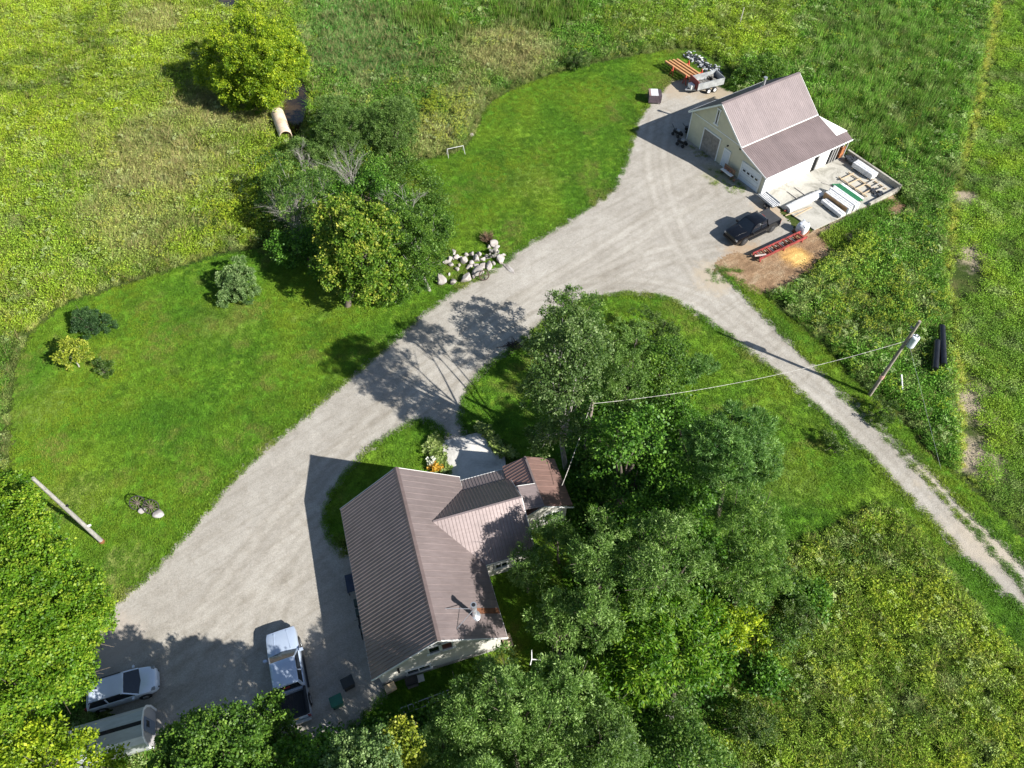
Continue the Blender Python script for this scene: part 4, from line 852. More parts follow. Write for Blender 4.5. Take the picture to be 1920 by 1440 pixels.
for i, (x, y, lb) in enumerate(EX): rock('boulder', G(x, y+1), rr.uniform(.2, .36), lb, seed=i+130, sq=(rr.uniform(.8, 1.2), rr.uniform(.8, 1.2), .8), grp='boulders heaped beside the driveway')
q = MB()
for k in range(170):
    a_ = rr.random()*6.28; e_ = rr.uniform(.2, 1.); q.bar((rr.gauss(0, .12), rr.gauss(0, .12), .05), (math.cos(a_)*e_*.9, math.sin(a_)*e_*.9, rr.uniform(.3, 1.0)), .018)
q = q.build('dry_brush', P('dry_brush_stems', (.16, .10, .06), .9, var=.5)); q.location = G(915, 452); tag(q, 'brown dry brush standing behind the boulder pile', 'dead shrub')
rock('boulder', G(885, 254), .3, 'lone small white rock on the upper lawn edge', seed=71)
rock('stone_slab', G(955, 505), .85, 'flat pale stone slab lying on the driveway edge', sq=(.35, 1.2, .12), seed=50).rotation_euler = (0, 0, .75)
r = MB().ring((0, 0, 0), .46, .05, n=32); r.bar((-.44, 0, 0), (.44, 0, 0), .05); o = r.build('iron_ring', P('dark_rust', (.06, .035, .025), .8), smooth=60); c_ = G(907, 519); o.location = c_+Vector((.05, -.35, .55)); o.rotation_euler = (R(55), 0, R(15)); tag(o, 'rusty iron wheel ring leaning on the white boulder', 'wheel ring')
o = MB(); rr = random.Random(4)
for k in range(14): o.box((rr.uniform(-.5, .5), rr.uniform(-.5, .5), .5+rr.random()*.25), (rr.uniform(.1, .35), rr.uniform(.1, .3), rr.uniform(.1, .2)), rr.random()*3)
x_ = o.build('scrap_bits', [P('mixed_scrap', (.2, .19, .17))]); x_.location = G(926, 485); tag(x_, 'dark rusty bits piled on top of the boulders', 'scrap')
# wagon wheels with stone
WS = m_bark('old_wood', (.07, .055, .045), (.17, .14, .12))
def wagon(c, tilt, label, rz):
    r = thing('wagon_wheel', c, label, 'wagon wheel', rz); r.rotation_euler = (tilt, 0, rz)
    MB().ring((0, 0, 0), .55, .045, n=36).build('rim', P('iron_tyre', (.03, .028, .026), .6), r, smooth=60)
    q = MB()
    for k in range(12):
        a_ = k*math.pi/6; q.bar((.08*math.cos(a_), .08*math.sin(a_), 0), (.52*math.cos(a_), .52*math.sin(a_), 0), .035)
    q.build('spoke', WS, r); MB().tube([(0, 0, -.12), (0, 0, .12)], .09, 12).build('hub', WS, r)
a_ = G(262, 948); wagon(a_+Vector((0, 0, .42)), R(50), 'old spoked wagon wheel leaning at the left of the pair', .3); a_ = G(287, 955); wagon(a_+Vector((0, 0, .42)), R(48), 'old spoked wagon wheel beside the pale round stone', .2)
rock('stone', G(300, 966), .42, 'pale round stone beside the wagon wheels', seed=99, sq=(1, 1, .6)); rock('stone', G(268, 960), .30, 'small stone holding the left wagon wheel', seed=98, sq=(1, 1, .6))
# lawn swing frame
r = thing('swing_frame', G(855, 290), 'small white pipe frame standing at the edge of the upper lawn', 'frame', .35)
PW = P('white_pipe', (.48, .48, .47), .4); MB().tube([(-.95, 0, .95), (.9, 0, .95)], .032, 8).build('top_bar', PW, r)
for x in (-.95, .9):
    for s in (-1, 1): MB().tube([(x, 0, .95), (x*1.05, s*.45, 0)], .024, 8).build('leg', PW, r)
# culvert pipe
a0 = G(520, 212, .9); a1 = G(536, 256, .7); d = (a1-a0).normalized(); y_ = Vector((0, 0, 1)).cross(d).normalized(); z_ = d.cross(y_); Ln = (a1-a0).length
vs = []; fs = []; n = 32
CP = NT('corrugated_steel'); CP = CP.fin(CP.ramp(CP.noise(CP.pos(), 1.1, 5, .7), [(.3, (.50, .34, .22)), (.6, (.66, .55, .44))]), .6, .1, .4)
K_ = 46
for rr_, inn in ((.72, 0), (.66, 1)):
    for i in range(K_+1):
        w_ = .018*math.sin(i*2.3)
        for k in range(n):
            q = 2*math.pi*k/n; vs.append(a0+d*(Ln*i/K_)+(y_*math.cos(q)+z_*math.sin(q))*(rr_+w_))
N1 = (K_+1)*n
for i in range(K_):
    for k in range(n):
        k2 = (k+1) % n; fs.append((i*n+k, i*n+k2, (i+1)*n+k2, (i+1)*n+k)); fs.append((N1+i*n+k, N1+(i+1)*n+k, N1+(i+1)*n+k2, N1+i*n+k2))
for k in range(n):
    k2 = (k+1) % n; fs.append((K_*n+k, K_*n+k2, N1+K_*n+k2, N1+K_*n+k)); fs.append((k, N1+k, N1+k2, k2))
tag(MB().add(vs, fs).build('culvert_pipe', CP, smooth=60), 'big rusty corrugated culvert pipe lying by the creek', 'pipe')
# black drain pipes in the weeds
BPM = P('black_pipe', (.012, .013, .016), .35, var=.3)
for k, (x0, y0, x1, y1, lb) in enumerate(((1757, 640, 1753, 692, 'left black plastic pipe lying in the weeds beyond the pole'), (1766, 612, 1769, 684, 'right longer black plastic pipe lying in the weeds beyond the pole'))):
    a_ = G(x0, y0, .95); b_ = G(x1, y1, .95); d = b_-a_; pts = [a_+d*(i/24) for i in range(25)]
    tag(MB().tube(pts, [.27+.02*(i % 2) for i in range(25)], 16).build('drain_pipe', BPM, smooth=50), lb, 'pipe')
a_ = G(1690, 702, 1.3); b_ = G(1692, 730, .6); tag(MB().tube([a_, b_], .07, 8).build('white_stake', PW), 'short white stake standing in the weeds near the pole', 'stake')
for x0, y0, lb in ((1385, 52, 'slender grey stake in the far meadow behind the barn'), (1322, 10, 'slender stake at the far edge of the meadow')):
    a_ = G(x0, y0); tag(MB().tube([a_, a_+Vector((.1, .2, 2.6))], .06, 6).build('stake', TGREY), lb, 'stake')
# clutter along the west wall of the house
def HL(s, t_, z=0): return Vector((HO.x+.95536*t_+.29543*s, HO.y+.29543*t_-.95536*s, z))
r = thing('bicycle', HL(7.7, -4.75, .03), 'dark bicycle leaning at the shaded west wall of the house', 'bicycle', HZ+math.pi/2)
for x in (-.52, .52): MB().ring((x, 0, .34), .31, .025, ax=(0, 1, 0), n=24).build('wheel', RUBBER, r)
q = MB()
for A_, B_ in (((-.52, 0, .34), (-.1, 0, .8)), ((-.1, 0, .8), (.35, 0, .85)), ((-.05, 0, .32), (.35, 0, .82)), ((-.52, 0, .34), (-.05, 0, .32)), ((-.05, 0, .32), (-.12, 0, .9)), ((.52, 0, .34), (.36, 0, .95))): q.tube([A_, B_], .02, 6)
q.build('frame', BLACK, r); MB().box((-.13, 0, .93), (.25, .1, .05)).build('saddle', BLACK, r); MB().tube([(.33, -.25, .97), (.33, .25, .97)], .016, 6).build('handlebar', BLACK, r)
r = thing('garden_table', HL(4.6, -4.85, .03), 'dark blue table at the shaded west wall of the house', 'table', HZ); MB().box((0, 0, .72), (.6, 1.3, .04)).build('top', P('navy', (.02, .03, .06)), r)
for x in (-.25, .25):
    for y in (-.55, .55): MB().box((x, y, .35), (.05, .05, .7)).build('leg', BLACK, r)
for i, (s, lb) in enumerate(((5.9, 'green planter box by the west wall nearest the table'), (6.6, 'planter box by the west wall nearest the bicycle'))):
    o = MB().box((0, 0, .18), (.4, .5, .36)).build('planter', P('planter_green', (.03, .05, .04)), bevel=.02); o.location = HL(s, -4.7, .03); o.rotation_euler = (0, 0, HZ); tag(o, lb, 'planter')
o = MB()
for k in range(14): o.tube([(-.3, (k % 5)*.17-.34, .1+(k//5)*.17), (.3, (k % 5)*.17-.34, .1+(k//5)*.17)], .08, 8)
x_ = o.build('firewood_pile', TIM); x_.location = HL(11.35, 4.35, .0); x_.rotation_euler = (0, 0, HZ); tag(x_, 'small pile of split firewood at the back corner of the house', 'firewood')
r = thing('barbecue', HL(12.15, -2.2, 0), 'dark barbecue with a steel shelf below the back window', 'barbecue', HZ); MB().box((0, 0, .85), (.8, .5, .3)).build('lid', BLACK, r, bevel=.05); MB().box((.6, 0, .8), (.4, .45, .04)).build('shelf', STEEL, r); MB().box((0, 0, .4), (.7, .45, .6)).build('cabinet', P('grey_cabinet', (.1, .1, .11)), r)
o = MB(); o.box((0, 0, .25), (.7, .5, .4)); x_ = o.build('wooden_box', TIM, bevel=.02); x_.location = HL(12.0, -3.6, 0); x_.rotation_euler = (0, 0, HZ+.2); tag(x_, 'pale wooden box on the ground behind the house', 'box')
# small dead stump / dark pit at the island tip
o = MB(); rr = random.Random(8)
for k in range(40): o.bar((rr.gauss(0, .3), rr.gauss(0, .25), .05), (rr.gauss(0, .55), rr.gauss(0, .35), .1+rr.random()*.25), .04)
x_ = o.build('brush_pile', P('dark_brush', (.05, .035, .03), .9, var=.4)); x_.location = G(962, 650); tag(x_, 'small heap of dark brushwood on the drive edge by the trees', 'brushwood')
# ---------------------------------------------------------------- trees and shrubs
RNG = np.random.RandomState(11)
def unit(a): return a/np.maximum(np.linalg.norm(a, axis=-1, keepdims=True), 1e-9)
def leaves(pos, dirv, nrm, ln, wd, tint, fold=.0):
    """diamond-shaped leaves: pos (n,3) stalk, dirv leaf direction, nrm facing"""
    n = len(pos); side = unit(np.cross(dirv, nrm)); ln = ln[:, None]; wd = wd[:, None]
    up = unit(np.cross(side, dirv))
    V = np.stack([pos, pos+dirv*ln*.45+side*wd*.5+up*wd*fold, pos+dirv*ln, pos+dirv*ln*.45-side*wd*.5+up*wd*fold], 1).reshape(-1, 3)
    Fq = np.arange(n*4).reshape(n, 4); return V, Fq, np.repeat(tint, 4)
LEAFM = {}
def LM_(k, *a, **kw):
    if k not in LEAFM: LEAFM[k] = m_leaf(k, *a, **kw)
    return LEAFM[k]
KIND = dict(
 maple=dict(ll=.20, lw=.17, sig=.23, m=22, twig=1.0, up=.55, droop=.1, cols=[(.022, .062, .008), (.070, .155, .016), (.21, .33, .05)]),
 brightmaple=dict(ll=.19, lw=.155, sig=.22, m=27, twig=1.0, up=.6, droop=.1, lf=.92, cols=[(.040, .110, .006), (.105, .220, .010), (.32, .40, .035)]),
 yellowmaple=dict(ll=.25, lw=.23, sig=.24, m=16, twig=1.0, up=.55, droop=.1, lf=.84, cols=[(.038, .100, .008), (.115, .215, .018), (.40, .40, .06)]),
 lime=dict(ll=.26, lw=.15, sig=.24, m=18, twig=1.1, up=.5, droop=.1, lf=.86, cols=[(.055, .130, .006), (.185, .285, .012), (.48, .54, .03)]),
 goldgreen=dict(ll=.2, lw=.18, sig=.18, m=16, twig=1.1, up=.5, droop=.1, cols=[(.08, .14, .012), (.27, .32, .03), (.50, .50, .09)]),
 gold=dict(ll=.2, lw=.18, sig=.18, m=16, twig=1.1, up=.5, droop=.1, cols=[(.15, .16, .02), (.32, .28, .03), (.48, .36, .06)]),
 willow=dict(ll=.24, lw=.075, sig=.19, m=26, twig=1.35, up=.35, droop=.0, lf=.80, cols=[(.035, .085, .014), (.125, .230, .042), (.36, .50, .17)]),
 darkwillow=dict(ll=.22, lw=.085, sig=.19, m=24, twig=1.25, up=.35, droop=.0, lf=.92, cols=[(.030, .075, .014), (.095, .175, .032), (.25, .36, .11)]),
 poplar=dict(ll=.20, lw=.17, sig=.22, m=16, twig=.95, up=.25, droop=.25, cols=[(.026, .065, .012), (.090, .160, .036), (.29, .37, .16)]),
 walnut=dict(ll=.38, lw=.13, sig=.26, m=16, twig=.9, up=.5, droop=.35, cols=[(.025, .090, .004), (.085, .200, .008), (.27, .38, .035)]),
 darkmaple=dict(ll=.27, lw=.2, sig=.28, m=15, twig=.9, up=.5, droop=.2, lf=.9, cols=[(.016, .060, .006), (.065, .170, .014), (.21, .38, .05)]),
 pine=dict(ll=.34, lw=.06, sig=.15, m=30, twig=1.3, up=.55, droop=-.15, lf=.82, cols=[(.020, .075, .014), (.095, .205, .040), (.32, .50, .16)]),
 larch=dict(ll=.30, lw=.06, sig=.19, m=28, twig=1.2, up=.3, droop=.15, lf=.80, cols=[(.026, .080, .010), (.110, .215, .030), (.36, .50, .12)]),
 ash=dict(ll=.22, lw=.12, sig=.2, m=16, twig=1.0, up=.4, droop=.2, cols=[(.022, .065, .010), (.075, .160, .022), (.25, .36, .08)]),
 shrub=dict(lf=1.1, ll=.17, lw=.10, sig=.13, m=22, twig=1.6, up=.4, droop=.0, cols=[(.03, .075, .012), (.07, .13, .022), (.17, .22, .08)]),
 yew=dict(lf=1.12, ll=.15, lw=.10, sig=.11, m=26, twig=1.8, up=.4, droop=.0, cols=[(.016, .050, .018), (.045, .10, .030), (.10, .18, .06)]),
 lilac=dict(lf=1.12, ll=.18, lw=.13, sig=.13, m=24, twig=1.6, up=.4, droop=.0, cols=[(.05, .11, .03), (.14, .23, .07), (.32, .42, .19)]))
def lobes_for(r, rz, n, rs, base=0., k=.40):
    L_ = []
    for i in range(n):
        z = 1-(i+.5)/n*(1.55); ph = i*2.39996+rs.rand()*.7; q = math.sqrt(max(0, 1-z*z)); s = .62+.12*rs.rand()
        c = np.array([q*math.cos(ph)*r*s, q*math.sin(ph)*r*s, z*rz*s]); lr = r*k*(.72+.5*rs.rand())
        L_.append((c, lr, lr*(.85+.2*rs.rand())))
    return L_
LSC = .66
def crown_arrays(lobes, kd, rs, dens=1., inner=True):
    """each leafy clump carries smaller clumps on its surface; leaves sit in twig sprays on those"""
    Pp = []; Dd = []; Tt = []; keep_l = []
    for li, (c, lr, lz) in enumerate(lobes):
        g_ = .84+.30*rs.rand(); c = np.asarray(c, float)+rs.normal(size=3)*lr*.16; lr = lr*g_; lz = lz*g_; ns = max(5, int(7*(lr/1.2)**1.2)+3)
        i = np.arange(ns); z = 1-(i+.5)/ns*1.62; ph = i*2.39996+rs.rand()*6; q = np.sqrt(np.maximum(0, 1-z*z)); sd = unit(np.stack([q*np.cos(ph), q*np.sin(ph), z], 1)+rs.normal(size=(ns, 3))*.16)
        for j in range(ns):
            k = .50+.30*rs.rand()+.28*(rs.rand() < .22); sc = c+sd[j]*np.array([lr, lr, lz])*k; sr = lr*(.28+.18*rs.rand()); tone = rs.rand()
            area = 4*math.pi*sr*sr; nt = max(5, int(area*3.4*kd['twig']*dens))
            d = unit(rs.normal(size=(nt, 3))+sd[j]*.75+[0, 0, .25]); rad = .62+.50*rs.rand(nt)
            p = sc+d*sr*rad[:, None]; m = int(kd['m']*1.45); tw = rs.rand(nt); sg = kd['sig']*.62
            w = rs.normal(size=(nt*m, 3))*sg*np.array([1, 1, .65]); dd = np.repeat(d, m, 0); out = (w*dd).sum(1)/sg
            Pp.append(np.repeat(p, m, 0)+w); Dd.append(unit(dd*.8+w/sg*.25)); Tt.append(np.clip(.30+.26*(tone-.5)+.34*(np.repeat(tw, m)-.4)+.16*np.clip(out, -1, 2)+.30*(rs.rand(nt*m)-.4)+.2*(np.repeat(rad, m)-.87)+.14*dd[:, 2], 0, 1))  # young outer tips paler; upward sprays lightened too, top light painted into the tint
    Pp = np.concatenate(Pp); Dd = np.concatenate(Dd); Tt = np.concatenate(Tt); keep = np.ones(len(Pp), dtype=bool)
    for (c, lr, lz) in lobes:
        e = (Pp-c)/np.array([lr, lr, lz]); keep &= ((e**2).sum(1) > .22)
    return Pp[keep], Dd[keep], Tt[keep]
def crown(name, parent, lobes, kind, seed, dens=1., sc=1.):
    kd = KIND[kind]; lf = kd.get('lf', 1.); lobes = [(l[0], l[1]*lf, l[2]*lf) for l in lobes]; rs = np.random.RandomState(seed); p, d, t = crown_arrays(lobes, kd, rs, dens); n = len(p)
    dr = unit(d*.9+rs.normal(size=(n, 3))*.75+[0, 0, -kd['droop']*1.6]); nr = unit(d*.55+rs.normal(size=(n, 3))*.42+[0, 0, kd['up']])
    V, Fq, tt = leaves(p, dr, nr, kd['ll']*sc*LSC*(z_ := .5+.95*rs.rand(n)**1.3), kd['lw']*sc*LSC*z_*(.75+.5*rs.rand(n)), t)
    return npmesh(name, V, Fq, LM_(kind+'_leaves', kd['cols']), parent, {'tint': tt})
BARKS = dict(brown=m_bark('brown_bark', (.06, .05, .04), (.15, .125, .10)), grey=m_bark('grey_bark', (.16, .15, .135), (.36, .34, .31)), dead=m_bark('dead_wood', (.17, .155, .14), (.36, .34, .31)))
def trunk(parent, base, lobes, r0, rs, bark='brown', lean=None, multi=1):
    m = MB(); cz = sum(l[0][2] for l in lobes)/len(lobes); cx = sum(l[0][0] for l in lobes)/len(lobes); cy = sum(l[0][1] for l in lobes)/len(lobes)
    for k in range(multi):
        o = Vector((rs.normal()*.2*(multi > 1), rs.normal()*.2*(multi > 1), -.15)); top = Vector((cx+rs.normal()*.4*(multi > 1), cy+rs.normal()*.4*(multi > 1), cz))
        pts = [o, o.lerp(top, .3)+Vector((rs.normal()*.12, rs.normal()*.12, 0)), o.lerp(top, .65)+Vector((rs.normal()*.15, rs.normal()*.15, 0)), top]; m.tube(pts, [r0*1.15, r0*.85, r0*.6, r0*.3], 9)
        for i, (c, lr, lz) in enumerate(lobes):
            if i % multi != k: continue
            f = .35+.4*rs.rand(); a = o.lerp(top, f) if f < .95 else top; b = Vector(c); mid = a.lerp(b, .5)+Vector((rs.normal()*.15, rs.normal()*.15, -.1*lr))
            m.tube([a, mid, b], [r0*.38, r0*.25, r0*.08], 6)
            for _ in range(3):
                e = b+Vector(rs.normal(size=3))*lr*.55; m.tube([mid.lerp(b, .4), e], [r0*.14, .012], 5, cap=False)
    return m.build('trunk', BARKS[bark], parent, smooth=60)
def tree(name, label, cat, px, py, hc, r, rz, kind, seed, nl=12, dens=1., bark='brown', r0=.2, group=None, k=.40, multi=1, base=None, sc=1., extra=None):
    """px,py: where the crown's middle (height hc) is seen; the trunk stands on the ground below it"""
    c = G(px, py, hc); b = Vector((c.x, c.y, 0)) if base is None else G(*base); rs = np.random.RandomState(seed)
    t = thing(name, b, label, cat, 0, group); off = np.array([c.x-b.x, c.y-b.y, hc])
    L_ = [(l[0]+off, l[1], l[2]) for l in lobes_for(r, rz, nl, rs, k=k)]
    if extra: L_ += [(np.array([e[0], e[1], e[2]])+np.array([0, 0, 0]), e[3], e[3]) for e in extra]
    L_ = [(l[0] if l[0][2]-l[2] > .1 else np.array([l[0][0], l[0][1], l[2]+.05]), l[1], l[2]) for l in L_]
    trunk(t, b, L_, r0, rs, bark, multi=multi)
    crown('crown', t, L_, kind, seed+500, dens, sc)
    return t
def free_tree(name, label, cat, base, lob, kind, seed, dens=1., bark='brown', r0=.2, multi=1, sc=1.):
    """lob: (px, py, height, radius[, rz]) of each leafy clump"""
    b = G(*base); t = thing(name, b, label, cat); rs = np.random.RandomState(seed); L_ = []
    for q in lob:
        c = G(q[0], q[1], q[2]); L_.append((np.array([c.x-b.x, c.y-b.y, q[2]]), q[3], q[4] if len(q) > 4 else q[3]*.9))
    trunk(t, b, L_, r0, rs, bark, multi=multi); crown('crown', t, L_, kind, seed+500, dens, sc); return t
def dead_branches(parent, o, h, seed, spread=.35, n=9, r0=.09):
    rs = random.Random(seed); m = MB()
    def grow(a, d, L_, r, dep):
        b = a+d*L_; m.tube([a, a.lerp(b, .5)+Vector((rs.gauss(0, .04), rs.gauss(0, .04), 0))*L_, b], [r, r*.75, r*.45], 5, cap=False)
        if dep <= 0: return
        for _ in range(4 if dep > 1 else 5):
            f = rs.uniform(.35, 1); dd = (d+Vector((rs.gauss(0, 1), rs.gauss(0, 1), rs.gauss(0, .5)))*spread*1.35).normalized(); grow(a.lerp(b, f), dd, L_*rs.uniform(.45, .75), r*.5, dep-1)
    for i in range(n):
        d = Vector((rs.gauss(0, spread), rs.gauss(0, spread), 1)).normalized(); grow(o+Vector((rs.gauss(0, .2), rs.gauss(0, .2), 0)), d, h*rs.uniform(.55, .85), r0*rs.uniform(.6, 1), 3)
    return m.build('bare_branch', BARKS['dead'], parent)
def dead_tree(label, base, h, seed, n=3, spread=.3):
    t = thing('bare_tree', G(*base), label, 'dead tree'); o = dead_branches(t, Vector((0, 0, -.1)), h, seed, spread, n, .065); o.name = 'trunk'; return t
# --- top left
free_tree('willow_tree', 'big round yellow-green tree by the creek at the top left', 'tree', (478, 190),
    [(480, 60, 8.4, 2.6), (430, 75, 7.2, 2.3), (520, 75, 7.4, 2.4), (450, 105, 7.6, 2.5), (500, 110, 7.8, 2.5), (545, 110, 6.0, 2.3), (405, 110, 5.0, 2.1), (425, 140, 5.4, 2.2), (470, 145, 5.8, 2.4), (510, 148, 5.2, 2.1), (550, 132, 4.2, 1.8), (445, 175, 3.2, 2.1), (490, 180, 3.0, 2.0), (395, 140, 3.0, 1.9), (512, 178, 2.4, 1.5), (470, 35, 7.6, 1.9), (505, 45, 7.8, 1.9), (540, 70, 6.6, 1.7), (455, 190, 1.8, 1.6), (408, 92, 5.2, 1.5), (415, 160, 2.4, 1.7), (490, 196, 1.5, 1.2), (455, 50, 7.0, 1.4)], 'lime', 1, 1.0, r0=.35, multi=3)
free_tree('willow_shrub', 'broad grey-green willow bush right of the culvert pipe', 'willow', (625, 285), [(618, 222, 3.6, 1.7), (645, 205, 4.0, 1.9), (622, 247, 3.0, 1.7), (660, 235, 3.5, 1.8), (608, 200, 2.6, 1.2), (650, 265, 2.4, 1.6), (625, 275, 1.9, 1.4), (675, 262, 1.9, 1.3), (600, 252, 2.0, 1.1)], 'darkwillow', 2, r0=.13, multi=4)
free_tree('willow_shrub', 'rounded willow bush next to the upper lawn, beside the broad one', 'willow', (740, 280), [(735, 205, 4.2, 1.9), (760, 225, 3.5, 1.7), (715, 225, 3.6, 1.7), (745, 250, 2.6, 1.7), (725, 265, 1.9, 1.4), (765, 262, 1.8, 1.3), (755, 195, 3.4, 1.3)], 'darkwillow', 3, r0=.13, multi=4)
free_tree('willow_shrub', 'small low willow bush just below the end of the culvert pipe', 'willow', (580, 300), [(565, 278, 1.8, 1.3), (590, 285, 1.9, 1.2), (610, 300, 1.6, 1.1)], 'darkwillow', 4, r0=.08, multi=2)
t_ = free_tree('half_bare_tree', 'half-dead leafy tree with pale bare twigs, left of the yellow maple', 'tree', (560, 470),
    [(540, 325, 4.6, 1.6), (575, 345, 5.0, 1.6), (520, 360, 3.8, 1.5), (555, 380, 4.4, 1.7), (595, 375, 4.2, 1.5), (530, 400, 3.0, 1.5), (570, 415, 3.2, 1.6), (515, 335, 3.2, 1.2), (600, 335, 4.2, 1.2), (500, 380, 2.4, 1.1)], 'ash', 5, .65, 'grey', .18, 3)
dead_branches(t_, Vector((0, 0, 1)), 4.6, 3, .42, 6, .05)
free_tree('yellow_maple', 'yellowing maple with orange leaf tips at the edge of the left lawn', 'maple', (652, 575),
    [(640, 395, 6.8, 1.9), (680, 400, 7.2, 1.9), (715, 425, 6.6, 1.7), (620, 430, 6.0, 1.8), (660, 440, 7.0, 2.1), (705, 465, 6.2, 1.8), (635, 475, 5.4, 1.9), (680, 490, 5.8, 2.0), (730, 490, 4.8, 1.5), (645, 515, 4.2, 1.8), (690, 530, 4.2, 1.8), (735, 525, 3.5, 1.5), (620, 495, 4.4, 1.5), (665, 550, 3.0, 1.4), (720, 545, 2.6, 1.2)], 'yellowmaple', 6, .8, r0=.28)
free_tree('maple_tree', 'green maple leaning over the boulders, right of the yellow maple', 'maple', (800, 545),
    [(790, 400, 4.8, 1.7), (760, 430, 4.6, 1.6), (815, 425, 4.2, 1.6), (785, 460, 4.2, 1.7), (820, 455, 3.2, 1.2), (770, 500, 3.2, 1.5), (795, 492, 3.2, 1.4), (760, 540, 2.0, 1.2), (783, 530, 1.8, 1.0), (740, 400, 4.2, 1.4), (730, 555, 1.4, 1.0)], 'maple', 7, .85, 'grey', .15, 2)
free_tree('understorey_tree', 'low dark green thicket tree between the bare trees and the green maple', 'tree', (710, 400), [(690, 345, 2.6, 1.5), (720, 365, 2.8, 1.4), (700, 330, 1.8, 1.2), (745, 380, 2.4, 1.4), (665, 365, 2.4, 1.3), (640, 360, 2.2, 1.3)], 'darkmaple', 8, 1., r0=.1, multi=3)
free_tree('understorey_tree', 'dark low tree in the shade at the left foot of the yellow maple', 'tree', (580, 500), [(575, 455, 2.6, 1.5), (550, 470, 2.1, 1.5), (600, 500, 1.9, 1.3), (525, 465, 1.6, 1.3), (605, 450, 2.8, 1.4)], 'darkmaple', 9, .9, r0=.1, multi=2)
dead_tree('leafless grey tree standing tallest in the middle of the thicket', (668, 395), 5.6, 3, 3, .28)
dead_tree('leafless forked tree left of the tallest bare tree', (603, 410), 5.2, 8, 2, .30)
dead_tree('leafless tree rising from the green maple by the upper lawn', (775, 420), 5.4, 12, 2, .38)
dead_tree('thin leafless tree behind the half-dead tree', (570, 330), 3.2, 15, 3, .3)
# --- shrubs of the left lawn
free_tree('round_shrub', 'large pale-leaved shrub on the left lawn near the thicket', 'shrub', (447, 545), [(430, 520, 1.6, 1.05), (460, 520, 1.7, 1.05), (445, 505, 1.7, .95), (425, 545, 1.0, .9), (465, 545, 1.0, .9), (445, 545, 1.1, 1.0)], 'lilac', 21, 1.3, r0=.06, multi=3)
free_tree('round_shrub', 'low dark green shrub at the left edge of the lawn', 'shrub', (172, 617), [(155, 598, .9, .85), (180, 592, 1.0, .85), (195, 605, .7, .75), (170, 612, .7, .85), (150, 610, .6, .6)], 'yew', 22, 1.5, r0=.06, multi=3)
free_tree('small_tree', 'little yellow-leaved tree on the left lawn', 'small tree', (148, 688), [(125, 655, 1.9, .75), (148, 652, 2.0, .75), (135, 670, 1.7, .75), (158, 668, 1.6, .65), (118, 672, 1.5, .6), (132, 645, 1.8, .6)], 'goldgreen', 23, 1.2, 'grey', .07)
free_tree('round_shrub', 'small round green shrub right of the little yellow tree', 'shrub', (195, 697), [(188, 686, .65, .45), (202, 688, .6, .45), (196, 697, .4, .45)], 'shrub', 24, 1.8, r0=.04, multi=2)
# --- big maples bottom left
def bm(label, base, lob, seed, kind='brightmaple', **k): return free_tree('maple_tree', label, 'maple', base, lob, kind, seed, **k)
bm('tall sunlit maple at the left edge, behind the grey utility pole', (45, 1130), [(-8, 925, 10, 1.5), (22, 945, 10.2, 1.1), (54, 985, 9.2, 1.15), (20, 985, 11, 1.8), (55, 1020, 10.6, 1.4), (10, 1030, 10.6, 1.8), (80, 1022, 8.6, 1.05), (106, 1058, 8.2, 1.05), (50, 1065, 10.6, 1.7), (90, 1085, 9.6, 1.4), (-30, 970, 10, 1.9), (2, 902, 9, .8), (-30, 1050, 9.5, 1.8)], 31, dens=1.0, r0=.32)
bm('sunlit maple in the middle of the left group, overhanging the gravel corner', (90, 1250), [(30, 1100, 10.4, 1.8), (80, 1120, 10.6, 1.8), (130, 1105, 8.8, 1.6), (165, 1125, 7.6, 1.2), (150, 1150, 8.2, 1.6), (100, 1170, 9.6, 1.7), (50, 1160, 10.2, 1.8), (190, 1145, 6.6, 1.1), (140, 1190, 7.6, 1.5), (0, 1130, 9.6, 1.8), (190, 1168, 6., .9), (60, 1210, 9, 1.7), (110, 1220, 8.2, 1.5)], 32, dens=1.0, r0=.3)
bm('maple at the left edge beside the white hatchback', (30, 1400), [(20, 1200, 8.6, 1.7), (70, 1250, 8.0, 1.6), (120, 1250, 7.2, 1.4), (150, 1225, 6.8, 1.3), (30, 1270, 8.2, 1.7), (100, 1290, 6.4, 1.3), (150, 1260, 6, 1.1), (0, 1320, 7, 1.5), (60, 1310, 6.4, 1.4), (135, 1290, 5.4, .9)], 33, kind='brightmaple', dens=1.0, r0=.25)
bm('pale-tipped maple at the bottom left corner, over the metal shed', (70, 1480), [(40, 1400, 6.4, 1.5), (90, 1395, 6.4, 1.3), (140, 1420, 5.8, 1.2), (20, 1430, 6.2, 1.5), (100, 1440, 6.4, 1.4), (180, 1440, 5, 1.1), (80, 1365, 5.2, .9), (130, 1385, 5, .9), (10, 1370, 5.6, 1.1), (210, 1425, 4, .7)], 34, kind='lime', dens=.9, r0=.2)
bm('fresh green maple at the bottom edge below the gravel yard', (420, 1490), [(360, 1385, 7.4, 1.15), (400, 1365, 8.4, 1.2), (440, 1372, 8.4, 1.1), (380, 1415, 8.2, 1.3), (430, 1410, 8.6, 1.3), (340, 1420, 6.6, 1.2), (475, 1400, 7.4, 1.1), (455, 1347, 7.0, .75), (320, 1445, 6, 1.1), (480, 1440, 7.4, 1.2), (410, 1450, 8, 1.3), (450, 1530, 9, 1.6), (380, 1520, 8.5, 1.5), (510, 1520, 9, 1.5), (330, 1500, 7.5, 1.3), (300, 1480, 6.5, 1.2)], 35, kind='maple', dens=1.1, r0=.2)
